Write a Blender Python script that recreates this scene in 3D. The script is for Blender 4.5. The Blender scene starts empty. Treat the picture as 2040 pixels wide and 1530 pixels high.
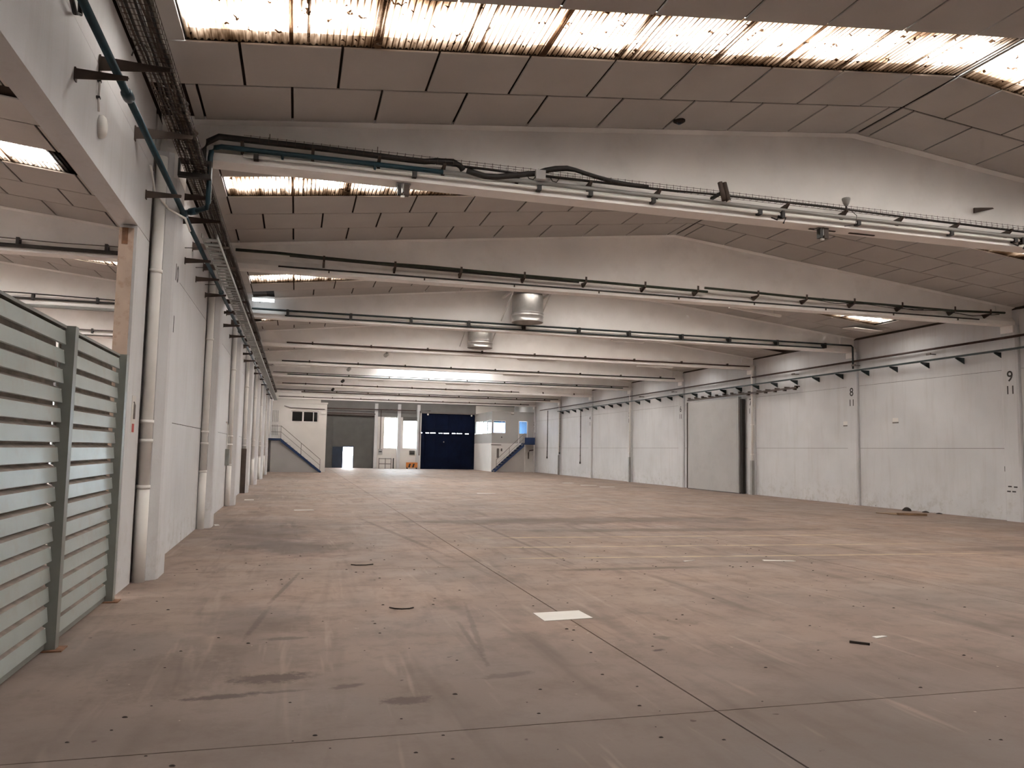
import bpy, math, random
from mathutils import Matrix, Vector
random.seed(7)
scene = bpy.context.scene
COL = scene.collection

# ------------------------------------------------------------------ camera
CAM_H = 1.83
YAW, PITCH, ROLL = 0.26537, 0.08528, 0.01844
def cam_axes():
    f = Vector((math.sin(YAW)*math.cos(PITCH), math.cos(YAW)*math.cos(PITCH), math.sin(PITCH)))
    r = Vector((math.cos(YAW), -math.sin(YAW), 0)); u = r.cross(f)
    c, s = math.cos(ROLL), math.sin(ROLL)
    return c*r + s*u, -s*r + c*u, f
_r, _u, _f = cam_axes()
cam = bpy.data.cameras.new('camera'); cam.sensor_width = 36.0; cam.lens = 36.0*1576.41/2040.0
cam.clip_start = 0.05; cam.clip_end = 400
camo = bpy.data.objects.new('camera', cam); COL.objects.link(camo)
camo.matrix_world = Matrix(((_r.x, _u.x, -_f.x, 0), (_r.y, _u.y, -_f.y, 0), (_r.z, _u.z, -_f.z, CAM_H), (0, 0, 0, 1)))
scene.camera = camo

# ------------------------------------------------------------------ sky and exposure
world = bpy.data.worlds.new('overcast_sky'); scene.world = world; world.use_nodes = True
bg = world.node_tree.nodes['Background']
bg.inputs['Color'].default_value = (0.95, 0.98, 1.0, 1); bg.inputs['Strength'].default_value = 13.0
vs = scene.view_settings
vs.view_transform = 'Standard'; vs.look = 'None'; vs.exposure = 1.82; vs.gamma = 1.0; vs.use_curve_mapping = False
cy = scene.cycles
cy.max_bounces = 8; cy.diffuse_bounces = 4; cy.glossy_bounces = 2; cy.transmission_bounces = 4; cy.transparent_max_bounces = 8
cy.use_denoising = True; cy.use_adaptive_sampling = True; cy.adaptive_threshold = 0.03; cy.sample_clamp_indirect = 8.0

# ------------------------------------------------------------------ dimensions (metres)
XL, XR = -2.04, 21.19                 # wall faces of the hall
S = 7.185                             # bay length
YB = lambda k: 19.33 + S*k            # beam lines
ZB = 5.97                             # underside of the beams
XRIDGE, M = 9.7, 0.1077               # ridge and roof pitch
ZRIDGE = 7.76
YBACK, YFRONT = YB(8), -9.5
def zroof(x): return ZRIDGE - M*abs(x - XRIDGE)
XV = -2.14                            # valley line to the neighbouring hall
def mirror(x): return 2*XV - x

# ------------------------------------------------------------------ materials
def new_mat(name):
    m = bpy.data.materials.new(name); m.use_nodes = True
    return m, m.node_tree.nodes, m.node_tree.links, m.node_tree.nodes['Principled BSDF']
def N(nodes, t, **kw):
    n = nodes.new(t)
    for k, v in kw.items(): setattr(n, k, v)
    return n
def ramp(nodes, stops):
    n = nodes.new('ShaderNodeValToRGB'); e = n.color_ramp.elements
    while len(e) < len(stops): e.new(0.5)
    for el, (p, c) in zip(e, stops):
        el.position = p; el.color = (c[0], c[1], c[2], 1) if not isinstance(c, (int, float)) else (c, c, c, 1)
    return n
def mixc(nodes, links, fac, a, b, mode='MIX'):
    n = nodes.new('ShaderNodeMix'); n.data_type = 'RGBA'; n.blend_type = mode
    for sock, v in ((n.inputs[0], fac), (n.inputs[6], a), (n.inputs[7], b)):
        if hasattr(v, 'is_output') or isinstance(v, bpy.types.NodeSocket): links.new(v, sock)
        elif isinstance(v, (int, float)): sock.default_value = v
        else: sock.default_value = (v[0], v[1], v[2], 1)
    return n.outputs[2]
def math_(nodes, links, op, a, b=None, clamp=False):
    n = nodes.new('ShaderNodeMath'); n.operation = op; n.use_clamp = clamp
    for i, v in enumerate((a, b)):
        if v is None: continue
        if isinstance(v, bpy.types.NodeSocket): links.new(v, n.inputs[i])
        else: n.inputs[i].default_value = v
    return n.outputs[0]
def noise(nodes, links, vec, scale, detail=2, rough=0.6, dist=0.0):
    n = nodes.new('ShaderNodeTexNoise'); n.inputs['Scale'].default_value = scale
    n.inputs['Detail'].default_value = detail; n.inputs['Roughness'].default_value = rough; n.inputs['Distortion'].default_value = dist
    links.new(vec, n.inputs['Vector']); return n.outputs['Fac']
def mapping(nodes, links, vec, loc=(0,0,0), rot=(0,0,0), sc=(1,1,1)):
    n = nodes.new('ShaderNodeMapping'); links.new(vec, n.inputs['Vector'])
    n.inputs['Location'].default_value = loc; n.inputs['Rotation'].default_value = rot; n.inputs['Scale'].default_value = sc
    return n.outputs[0]
MATS = {}
DULL = {'gate_blue', 'deck_dark', 'void_shade'}
def paint(name, col, rough=0.6, metal=0.0, var=0.08, scale=3.0, dirt=None, dirt_amt=0.0, bump=0.0):
    """plain surface with a little mottling; optional dirt colour that comes in blotches"""
    m, n, l, b = new_mat(name)
    pos = N(n, 'ShaderNodeNewGeometry').outputs['Position']
    f = noise(n, l, pos, scale)
    r = ramp(n, [(0.3, tuple(c*(1-var) for c in col)), (0.7, tuple(min(1, c*(1+var)) for c in col))]); l.new(f, r.inputs[0])
    out = r.outputs[0]
    if dirt:
        f2 = noise(n, l, pos, scale*2.3, 3, 0.7)
        r2 = ramp(n, [(0.52, 0), (0.72, dirt_amt)]); l.new(f2, r2.inputs[0])
        out = mixc(n, l, r2.outputs[0], out, dirt)
    l.new(out, b.inputs['Base Color']); b.inputs['Roughness'].default_value = rough; b.inputs['Metallic'].default_value = metal
    if name in DULL: b.inputs['Specular IOR Level'].default_value = 0.1
    if bump:
        bp = N(n, 'ShaderNodeBump'); bp.inputs['Strength'].default_value = bump; bp.inputs['Distance'].default_value = 0.01
        l.new(noise(n, l, pos, 30, 5), bp.inputs['Height']); l.new(bp.outputs[0], b.inputs['Normal'])
    MATS[name] = m; return m

def wall_paint(name, col):
    """white painted concrete: mottled, scuffed and splashed low down"""
    m, n, l, b = new_mat(name)
    pos = N(n, 'ShaderNodeNewGeometry').outputs['Position']
    f = noise(n, l, pos, 0.7, 2)
    r = ramp(n, [(0.3, tuple(c*0.90 for c in col)), (0.7, col)]); l.new(f, r.inputs[0])
    st = mapping(n, l, pos, sc=(2.2, 2.2, 0.22))
    f2 = noise(n, l, st, 2.0, 3, 0.7)
    r2 = ramp(n, [(0.5, 0), (0.78, 0.30)]); l.new(f2, r2.inputs[0])
    c1 = mixc(n, l, r2.outputs[0], r.outputs[0], (0.40, 0.37, 0.34))
    sep = N(n, 'ShaderNodeSeparateXYZ'); l.new(pos, sep.inputs[0])
    low = ramp(n, [(0.0, 1.0), (1.0, 0.0)]); l.new(math_(n, l, 'DIVIDE', sep.outputs['Z'], 1.1), low.inputs[0])
    f3 = noise(n, l, pos, 3.2, 4, 0.75)
    r3 = ramp(n, [(0.50, 0), (0.66, 0.55)]); l.new(f3, r3.inputs[0])
    c2 = mixc(n, l, math_(n, l, 'MULTIPLY', low.outputs[0], r3.outputs[0]), c1, (0.36, 0.34, 0.30))
    f4 = noise(n, l, pos, 9.0, 1, 0.5); r4 = ramp(n, [(0.76, 0), (0.80, 0.8)]); l.new(f4, r4.inputs[0])
    c3 = mixc(n, l, math_(n, l, 'MULTIPLY', low.outputs[0], r4.outputs[0]), c2, (0.10, 0.08, 0.07))
    l.new(c3, b.inputs['Base Color']); b.inputs['Roughness'].default_value = 0.65
    bp = N(n, 'ShaderNodeBump'); bp.inputs['Strength'].default_value = 0.15; bp.inputs['Distance'].default_value = 0.01
    l.new(noise(n, l, pos, 22, 2), bp.inputs['Height']); l.new(bp.outputs[0], b.inputs['Normal'])
    MATS[name] = m; return m
wall_paint('wall_white', (0.605, 0.605, 0.615))
paint('beam_white', (0.90, 0.875, 0.85), 0.6, var=0.06, scale=0.8, dirt=(0.6, 0.55, 0.5), dirt_amt=0.15)
paint('panel_beige', (0.48, 0.455, 0.43), 0.8, var=0.05, scale=0.9)
paint('deck_dark', (0.045, 0.033, 0.027), 0.9)
paint('fence_grey', (0.36, 0.40, 0.385), 0.38, 0.15, var=0.05, scale=2, dirt=(0.33, 0.26, 0.20), dirt_amt=0.30)
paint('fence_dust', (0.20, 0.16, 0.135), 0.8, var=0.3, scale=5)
paint('fence_post', (0.22, 0.23, 0.21), 0.42, 0.2, var=0.06)
paint('rust', (0.20, 0.10, 0.055), 0.8, 0.2, var=0.3, scale=14)
paint('primer_brown', (0.44, 0.33, 0.26), 0.75, var=0.12, scale=3, dirt=(0.25, 0.13, 0.07), dirt_amt=0.5)
paint('bracket_brown', (0.075, 0.055, 0.045), 0.6, 0.3, var=0.2)
paint('blue_pipe', (0.012, 0.048, 0.068), 0.4, 0.1, var=0.15)
paint('black_rubber', (0.018, 0.016, 0.015), 0.55, var=0.3, scale=9)
paint('brown_cable', (0.085, 0.06, 0.042), 0.6, var=0.4, scale=7)
paint('grey_cable', (0.17, 0.15, 0.13), 0.6, var=0.3, scale=7)
paint('green_cable', (0.022, 0.032, 0.02), 0.5, var=0.3, scale=6)
paint('galvanised', (0.46, 0.45, 0.43), 0.32, 0.75, var=0.12, scale=4)
paint('galv_dull', (0.30, 0.31, 0.295), 0.5, 0.35, var=0.12, scale=4)
paint('steel_grey', (0.34, 0.33, 0.31), 0.42, 0.4, var=0.08)
paint('white_metal', (0.78, 0.76, 0.73), 0.4, var=0.04)
paint('tube_white', (0.86, 0.84, 0.80), 0.3, var=0.03)
paint('rail_brown', (0.05, 0.026, 0.02), 0.5, 0.2, var=0.3)
paint('rail_green', (0.024, 0.038, 0.04), 0.5, 0.2, var=0.3)
paint('door_grey', (0.385, 0.37, 0.355), 0.55, var=0.05, scale=0.8, dirt=(0.3, 0.27, 0.24), dirt_amt=0.25)
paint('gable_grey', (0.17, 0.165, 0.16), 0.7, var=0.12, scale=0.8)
paint('wicket_blue', (0.010, 0.022, 0.045), 0.6, var=0.2)
paint('gate_grey', (0.095, 0.094, 0.09), 0.6, var=0.10, scale=1.5)
paint('gate_blue', (0.004, 0.008, 0.024), 0.85, 0.0, var=0.2, scale=1)
paint('stair_blue', (0.012, 0.035, 0.11), 0.45, var=0.2)
paint('rail_grey', (0.16, 0.14, 0.13), 0.5, 0.3)
paint('office_white', (0.70, 0.67, 0.64), 0.65, var=0.05, scale=0.7)
paint('office_grey', (0.40, 0.385, 0.37), 0.65, var=0.05, scale=0.7)
paint('block_grey', (0.40, 0.39, 0.38), 0.7, var=0.07, scale=0.6)
paint('dark_glass', (0.012, 0.012, 0.012), 0.08)
paint('frame_white', (0.74, 0.72, 0.70), 0.45)
paint('black_paint', (0.03, 0.027, 0.025), 0.7)
paint('red_print', (0.42, 0.035, 0.03), 0.6)
paint('paper_white', (0.62, 0.60, 0.57), 0.7, var=0.02)
paint('wood_brown', (0.20, 0.12, 0.065), 0.75, var=0.2, scale=6)
paint('dark_lump', (0.03, 0.022, 0.018), 0.9, var=0.4, scale=12)
paint('orange_paint', (0.62, 0.22, 0.05), 0.5)
paint('void_shade', (0.015, 0.012, 0.010), 0.95)  # near-black that stands in for shade inside the hatch and ducts
paint('joint_dark', (0.06, 0.05, 0.042), 0.95)
paint('outside_ground', (0.45, 0.45, 0.45), 0.9)

def clear_glass(name, tint, gloss=0.06):
    m = bpy.data.materials.new(name); m.use_nodes = True; n = m.node_tree.nodes; l = m.node_tree.links
    n.remove(n['Principled BSDF'])
    t = N(n, 'ShaderNodeBsdfTransparent'); t.inputs[0].default_value = (*tint, 1)
    g = N(n, 'ShaderNodeBsdfGlossy'); g.inputs['Roughness'].default_value = 0.05
    mx = N(n, 'ShaderNodeMixShader'); mx.inputs[0].default_value = gloss
    l.new(t.outputs[0], mx.inputs[1]); l.new(g.outputs[0], mx.inputs[2]); l.new(mx.outputs[0], n['Material Output'].inputs[0])
    MATS[name] = m
clear_glass('pane_glass', (0.86, 0.93, 0.97))
clear_glass('pane_blue', (0.35, 0.52, 0.72), 0.12)

def skylight_mat(name, tint, dirtiness):
    """aged corrugated polyester: lets the sky through, brown grime in the valleys, at the ends and in spots"""
    m = bpy.data.materials.new(name); m.use_nodes = True; n = m.node_tree.nodes; l = m.node_tree.links
    n.remove(n['Principled BSDF'])
    tc = N(n, 'ShaderNodeTexCoord').outputs['Object']
    pos = N(n, 'ShaderNodeNewGeometry').outputs['Position']
    sep = N(n, 'ShaderNodeSeparateXYZ'); l.new(tc, sep.inputs[0])
    # valley lines, 76 mm pitch, in patches
    ph = math_(n, l, 'MULTIPLY', sep.outputs['X'], 2*math.pi/0.076)
    sn = math_(n, l, 'SINE', ph)
    valley = ramp(n, [(0.0, 1.0), (0.05, 0.9), (0.20, 0.0)]); l.new(math_(n, l, 'MULTIPLY_ADD', sn, 0.5), valley.inputs[0])
    valley.inputs[0].links[0].from_node.inputs[2].default_value = 0.5
    oi = N(n, 'ShaderNodeObjectInfo').outputs['Random']
    patch = ramp(n, [(0.30, 0.05), (0.75, 1.15)]); l.new(math_(n, l, 'ADD', math_(n, l, 'MULTIPLY', oi, 0.4), math_(n, l, 'MULTIPLY', noise(n, l, mapping(n, l, pos, loc=(4.3, 0, 0)), 0.8, 2), 0.7)), patch.inputs[0])
    d1 = math_(n, l, 'MULTIPLY', valley.outputs[0], patch.outputs[0])
    # grime at the ends of the sheet (local y = +-0.58)
    ay = math_(n, l, 'MAXIMUM', sep.outputs['Y'], math_(n, l, 'MULTIPLY_ADD', sep.outputs['Y'], -1.0)); ay.node.inputs[1].links[0].from_node.inputs[2].default_value = -0.16
    wob = noise(n, l, mapping(n, l, pos, sc=(9, 1.5, 1)), 1.6, 2, 0.7)
    ed = math_(n, l, 'ADD', ay, math_(n, l, 'MULTIPLY', math_(n, l, 'SUBTRACT', wob, 0.5), 0.55))
    er = ramp(n, [(0.10, 0.0), (0.34, 0.42), (0.48, 0.70), (0.64, 1.02)]); l.new(ed, er.inputs[0])
    # spots of debris and long streaks
    sp = ramp(n, [(0.69, 0.0), (0.72, 0.9)]); l.new(noise(n, l, pos, 9, 1, 0.5), sp.inputs[0])
    stn = ramp(n, [(0.46, 0.0), (0.70, 0.55)]); l.new(noise(n, l, mapping(n, l, pos, sc=(1.5, 0.25, 1)), 1.8, 2), stn.inputs[0])
    d = math_(n, l, 'ADD', math_(n, l, 'ADD', math_(n, l, 'MULTIPLY', d1, 1.0), er.outputs[0]), math_(n, l, 'ADD', stn.outputs[0], sp.outputs[0]))
    d = math_(n, l, 'MULTIPLY', d, dirtiness)
    # grime thins the light step by step, blue first
    cc = N(n, 'ShaderNodeCombineColor')
    for q, (kk, tt) in enumerate(zip((3.9, 4.45, 5.0), tint)):
        l.new(math_(n, l, 'MULTIPLY', math_(n, l, 'EXPONENT', math_(n, l, 'MULTIPLY', d, -kk)), tt), cc.inputs[q])
    c2 = cc.outputs[0]
    t = N(n, 'ShaderNodeBsdfTransparent'); l.new(c2, t.inputs[0])
    tr = N(n, 'ShaderNodeBsdfTranslucent'); l.new(c2, tr.inputs[0])
    mx = N(n, 'ShaderNodeMixShader'); mx.inputs[0].default_value = 0.30
    l.new(t.outputs[0], mx.inputs[1]); l.new(tr.outputs[0], mx.inputs[2]); l.new(mx.outputs[0], n['Material Output'].inputs[0])
    MATS[name] = m
skylight_mat('skylight_aged', (0.77, 0.755, 0.735), 1.0)
skylight_mat('skylight_added', (0.52, 0.52, 0.52), 0.15)
skylight_mat('skylight_clean', (0.88, 0.87, 0.86), 0.5)

def floor_mat(name, ylo, yhi):
    m, n, l, b = new_mat(name)
    pos = N(n, 'ShaderNodeNewGeometry').outputs['Position']
    sep = N(n, 'ShaderNodeSeparateXYZ'); l.new(pos, sep.inputs[0])
    r = ramp(n, [(0.30, (0.200, 0.156, 0.134)), (0.5, (0.265, 0.200, 0.167)), (0.72, (0.312, 0.231, 0.189))])
    l.new(noise(n, l, pos, 0.28, 3, 0.65), r.inputs[0]); c = r.outputs[0]
    r = ramp(n, [(0.50, 0.0), (0.68, 0.65)]); l.new(noise(n, l, mapping(n, l, pos, loc=(9, 14, 0)), 0.22, 2), r.inputs[0])
    c = mixc(n, l, r.outputs[0], c, (0.335, 0.237, 0.191))
    # worn greyer zone, cloudy
    r = ramp(n, [(0.48, 0.0), (0.66, 0.6)]); l.new(noise(n, l, mapping(n, l, pos, loc=(3, 1, 0)), 0.16, 4), r.inputs[0])
    c = mixc(n, l, r.outputs[0], c, (0.228, 0.191, 0.170))
    near_grey_dim = ramp(n, [(0.0, 0.75), (1.0, 0.0)]); l.new(math_(n, l, 'ADD', math_(n, l, 'MULTIPLY_ADD', sep.outputs['Y'], 0.16), math_(n, l, 'MULTIPLY', noise(n, l, pos, 0.4, 2), 0.9)), near_grey_dim.inputs[0])  # greyer tone near the camera, darkened further to mimic dimmer light
    near_grey_dim.inputs[0].links[0].from_node.inputs[0].links[0].from_node.inputs[2].default_value = -1.05
    c = mixc(n, l, near_grey_dim.outputs[0], c, (0.118, 0.098, 0.089))
    # fine blotches
    r = ramp(n, [(0.46, 0.0), (0.68, 0.60)]); l.new(noise(n, l, pos, 2.4, 5, 0.74), r.inputs[0])
    c = mixc(n, l, r.outputs[0], c, (0.140, 0.105, 0.088))
    # rubbed tyre smears running mostly along the hall
    for rot, sc, lo, hi, am in ((0.10, (1.6, 0.22, 1), 0.56, 0.75, 0.6), (-0.45, (2.6, 0.35, 1), 0.60, 0.76, 0.5), (1.5, (1.2, 0.16, 1), 0.58, 0.76, 0.45)):
        r = ramp(n, [(lo, 0.0), (hi, am)]); l.new(noise(n, l, mapping(n, l, pos, loc=(rot*9, 2, 0), rot=(0, 0, rot), sc=sc), 1.3, 3, 0.62, 0.7), r.inputs[0])
        c = mixc(n, l, r.outputs[0], c, (0.121, 0.092, 0.078))
    # pale dusty scuffs across the hall
    r = ramp(n, [(0.60, 0.0), (0.78, 0.5)]); l.new(noise(n, l, mapping(n, l, pos, rot=(0, 0, 1.45), sc=(3.2, 0.28, 1)), 1.1, 3, 0.7, 0.4), r.inputs[0])
    c = mixc(n, l, r.outputs[0], c, (0.40, 0.315, 0.26))
    # dark specks and pits
    r = ramp(n, [(0.735, 0.0), (0.77, 0.9)]); l.new(noise(n, l, pos, 7.5, 2, 0.5), r.inputs[0])
    c = mixc(n, l, r.outputs[0], c, (0.07, 0.05, 0.042))
    r = ramp(n, [(0.76, 0.0), (0.79, 0.8)]); l.new(noise(n, l, mapping(n, l, pos, loc=(31, 7, 0)), 11, 2, 0.5), r.inputs[0])
    c = mixc(n, l, r.outputs[0], c, (0.46, 0.39, 0.32))
    # single oil stains: centre x, y, half length, half width, turn, strength
    stains = [(-0.10, 6.74, 0.28, 0.13, 0.1, .8), (-0.44, 6.32, 0.26, 0.055, 0.1, .9), (-.05, 6.36, .2, .03, .05, .6), (0.87, 5.96, 0.17, 0.09, 0, .75), (-.35, 8.9, .55, .75, .1, .38), (-.9, 7.0, .45, .6, 0, .3), (0.46, 6.40, 0.13, 0.05, .3, .6),
              (3.36, 6.97, 0.07, 0.03, .3, .9), (3.62, 7.43, 0.08, 0.07, 0, .5), (1.76, 6.45, 0.22, 0.06, .2, .5), (-0.01, 8.08, 0.20, 0.06, 0, .6),
              (-0.30, 8.9, 0.035, 0.7, -.12, .55), (-0.05, 11.0, 0.03, 1.2, -.15, .5), (1.85, 8.1, 0.03, 1.2, -.14, .4), (1.72, 7.7, 0.025, 0.9, -.05, .4),
              (0.05, 15.3, 0.7, 1.3, .3, .5), (4.5, 16.5, 0.05, 5.0, 0.0, .45), (2.2, 17.5, 0.06, 4.0, .12, .4), (-0.6, 17.5, 0.9, 2.5, 0, .45),
              (7.5, 20.5, 5.0, 0.9, .06, .55), (9.0, 17.8, 4.0, 0.35, -.03, .5), (5.3, 11.9, 1.3, 0.12, 0, .55), (14.5, 13.5, 2.5, 0.3, .05, .35)]
    stains = [q for q in stains if ylo < q[1] < yhi]
    if stains: wfine, wbig = noise(n, l, pos, 11, 3, 0.7), noise(n, l, pos, 1.5, 3, 0.7)
    for (x, y, a, bb, ro, am) in stains:
        cr, sr_ = math.cos(-ro), math.sin(-ro)
        v = mapping(n, l, pos, rot=(0, 0, -ro), loc=(-(x*cr-y*sr_), -(x*sr_+y*cr), 0)); v = mapping(n, l, v, sc=(1/a, 1/bb, 0))
        ln = N(n, 'ShaderNodeVectorMath', operation='LENGTH'); l.new(v, ln.inputs[0])
        w = wfine if a < .5 else wbig
        q = math_(n, l, 'ADD', ln.outputs['Value'], math_(n, l, 'MULTIPLY', math_(n, l, 'SUBTRACT', w, 0.5), 2.2))
        r = ramp(n, [(0.55, min(1, am*1.1)), (1.0, 0.0)]); l.new(math_(n, l, 'DIVIDE', q, 1.3), r.inputs[0])
        c = mixc(n, l, r.outputs[0], c, (0.095, 0.070, 0.060))
    # worn yellow guide lines across the hall
    lines = ((16.5, -0.02), (14.85, -0.04), (13.3, -0.05)) if ylo < 14 < yhi else ()
    wear = ramp(n, [(0.38, 0.05), (0.58, 0.7)]); l.new(noise(n, l, mapping(n, l, pos, sc=(0.8, 3, 1)), 2.2, 5), wear.inputs[0])
    xm = ramp(n, [(0.0, 0.0), (0.06, 1.0), (0.8, 1.0), (1.0, 0.0)]); l.new(math_(n, l, 'DIVIDE', math_(n, l, 'SUBTRACT', sep.outputs['X'], 3.6), 10.5), xm.inputs[0])
    for y0, sl in lines:
        yy = math_(n, l, 'SUBTRACT', sep.outputs['Y'], math_(n, l, 'MULTIPLY_ADD', sep.outputs['X'], sl)); yy.node.inputs[1].links[0].from_node.inputs[2].default_value = y0 - sl*4.0
        rr = ramp(n, [(0.0, 1.0), (0.06, 1.0), (0.08, 0.0)]); l.new(math_(n, l, 'ABSOLUTE', yy), rr.inputs[0])
        f = math_(n, l, 'MULTIPLY', math_(n, l, 'MULTIPLY', rr.outputs[0], wear.outputs[0]), xm.outputs[0])
        c = mixc(n, l, f, c, (0.50, 0.385, 0.24))
    l.new(c, b.inputs['Base Color'])
    rr = ramp(n, [(0.3, 0.55), (0.7, 0.75)]); l.new(noise(n, l, pos, 0.9, 1), rr.inputs[0]); l.new(rr.outputs[0], b.inputs['Roughness'])
    b.inputs['Specular IOR Level'].default_value = 0.12
    bp = N(n, 'ShaderNodeBump'); bp.inputs['Strength'].default_value = 0.12; bp.inputs['Distance'].default_value = 0.008
    l.new(noise(n, l, pos, 18, 2, 0.7), bp.inputs['Height']); l.new(bp.outputs[0], b.inputs['Normal'])
    MATS[name] = m
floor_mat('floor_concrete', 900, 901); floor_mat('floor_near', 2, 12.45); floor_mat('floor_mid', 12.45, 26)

# ------------------------------------------------------------------ mesh helpers
class MB:
    """collects simple solids in world coordinates; build() links them as one mesh object"""
    def __init__(s): s.v = []; s.f = []
    def poly(s, pts, faces):
        o = len(s.v); s.v += [tuple(p) for p in pts]; s.f += [tuple(o+i for i in f) for f in faces]; return s
    def box(s, x0, x1, y0, y1, z0, z1):
        return s.poly([(x0,y0,z0),(x1,y0,z0),(x1,y1,z0),(x0,y1,z0),(x0,y0,z1),(x1,y0,z1),(x1,y1,z1),(x0,y1,z1)],
                      [(0,3,2,1),(4,5,6,7),(0,1,5,4),(1,2,6,5),(2,3,7,6),(3,0,4,7)])
    def loft(s, rings, caps=True):
        n = len(rings[0]); o = len(s.v)
        for r in rings: s.v += [tuple(p) for p in r]
        for i in range(len(rings)-1):
            for j in range(n):
                a = o+i*n+j; b2 = o+i*n+(j+1) % n
                s.f.append((a, b2, b2+n, a+n))
        if caps:
            s.f.append(tuple(o+j for j in range(n-1, -1, -1))); s.f.append(tuple(o+(len(rings)-1)*n+j for j in range(n)))
        return s
    def tube(s, path, r, n=8, caps=True):
        P = [Vector(p) for p in path]; rings = []
        for i, p in enumerate(P):
            d = (P[min(i+1, len(P)-1)] - P[max(i-1, 0)]).normalized()
            up = Vector((0, 0, 1)) if abs(d.z) < 0.9 else Vector((1, 0, 0))
            a = d.cross(up).normalized(); b2 = a.cross(d)
            rr = r[i] if isinstance(r, (list, tuple)) else r
            rings.append([p + a*rr*math.cos(2*math.pi*k/n) + b2*rr*math.sin(2*math.pi*k/n) for k in range(n)])
        return s.loft(rings, caps)
    def bar(s, a, b2, w, h):
        """rectangular bar from a to b2"""
        a, b2 = Vector(a), Vector(b2); d = (b2-a).normalized()
        up = Vector((0, 0, 1)) if abs(d.z) < 0.95 else Vector((1, 0, 0))
        x = d.cross(up).normalized()*(w/2); z = x.cross(d).normalized()*(h/2)
        return s.loft([[p-x-z, p+x-z, p+x+z, p-x+z] for p in (a, b2)])
    def build(s, name, mat, parent=None, smooth=False, **tags):
        me = bpy.data.meshes.new(name)
        xs, ys, zs = zip(*s.v)
        c = Vector(((min(xs)+max(xs))/2, (min(ys)+max(ys))/2, min(zs) if parent is None else (min(zs)+max(zs))/2))
        me.from_pydata([(p[0]-c.x, p[1]-c.y, p[2]-c.z) for p in s.v], [], s.f); me.update()
        if smooth:
            for p in me.polygons: p.use_smooth = len(p.vertices) == 4
        me.materials.append(MATS[mat])
        o = bpy.data.objects.new(name, me); COL.objects.link(o)
        o.location = c
        if parent is not None: attach(o, parent)
        for k, v in tags.items(): o[k] = v
        return o
def world_loc(o):
    v = Vector(o.location)
    while o.parent: o = o.parent; v += o.location
    return v
def attach(o, parent):
    o.location = Vector(o.location) - world_loc(parent); o.parent = parent
def thing(name, loc, label, cat, group=None, kind=None):
    o = bpy.data.objects.new(name, None); COL.objects.link(o); o.location = loc; o.empty_display_size = 0.2
    o['label'] = label; o['category'] = cat
    if group: o['group'] = group
    if kind: o['kind'] = kind
    return o
def tag(o, label, cat, group=None, kind=None):
    o['label'] = label; o['category'] = cat
    if group: o['group'] = group
    if kind: o['kind'] = kind
    return o
def place(name, mesh, loc, parent=None, rot=None):
    o = bpy.data.objects.new(name, mesh); COL.objects.link(o); o.location = loc
    if rot: o.rotation_euler = rot
    if parent is not None: attach(o, parent)
    return o
def B(*a): return MB().box(*a)
def text(body, size, loc, axes, parent, mat='black_paint', name='numeral'):
    cu = bpy.data.curves.new(name, 'FONT'); cu.body = body; cu.size = size; cu.align_x = 'CENTER'; cu.align_y = 'CENTER'; cu.extrude = 0.001; cu.offset = size*.012; cu.resolution_u = 3
    cu.materials.append(MATS[mat])
    o = bpy.data.objects.new(name, cu); COL.objects.link(o)
    rx, ry, rz = axes
    o.rotation_euler = Matrix(((rx[0], ry[0], rz[0]), (rx[1], ry[1], rz[1]), (rx[2], ry[2], rz[2]))).to_euler()
    o.location = loc
    if parent is not None: attach(o, parent)
    return o
FACE_MX = ((0, -1, 0), (0, 0, 1), (-1, 0, 0))     # reads from the hall on the right wall
FACE_PX = ((0, 1, 0), (0, 0, 1), (1, 0, 0))       # reads from the hall on the left wall
ordinal = ['first', 'second', 'third', 'fourth', 'fifth', 'sixth', 'seventh', 'eighth', 'ninth', 'tenth', 'eleventh', 'twelfth', 'thirteenth',
           'fourteenth', 'fifteenth', 'sixteenth', 'seventeenth', 'eighteenth', 'nineteenth', 'twentieth', 'twenty-first', 'twenty-second', 'twenty-third', 'twenty-fourth',
           'twenty-fifth', 'twenty-sixth', 'twenty-seventh', 'twenty-eighth', 'twenty-ninth', 'thirtieth', 'thirty-first', 'thirty-second', 'thirty-third']

# ================================================================== THE SETTING
# ---- floor: sub-base with slabs laid in, joints open
fl = B(-25.2, 21.6, YFRONT-.3, YBACK+.3, -0.30, -0.04).build('floor', 'joint_dark')
tag(fl, 'dusty brown concrete floor of the empty hall with stains and joints', 'floor', kind='structure')
xe = [XL-.05, 3.0, 9.1, 15.2, 21.3]
ye = [YFRONT] + [12.45 + S*k for k in range(-2, 9)] + [YBACK+.2]
for i in range(len(xe)-1):
    for j in range(len(ye)-1):
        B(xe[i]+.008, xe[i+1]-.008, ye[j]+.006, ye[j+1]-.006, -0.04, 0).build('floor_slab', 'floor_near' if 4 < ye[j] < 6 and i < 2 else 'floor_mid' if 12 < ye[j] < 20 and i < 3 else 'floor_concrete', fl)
o = B(-25.2, XL-.06, YFRONT, YBACK+.2, -0.04, 0).build('floor_slab', 'floor_concrete', fl)
gr = B(-60, 80, YBACK+.35, YBACK+70, -0.35, -0.06).build('ground', 'outside_ground')
tag(gr, 'pale open ground outside the back wall', 'ground', kind='structure')

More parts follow.
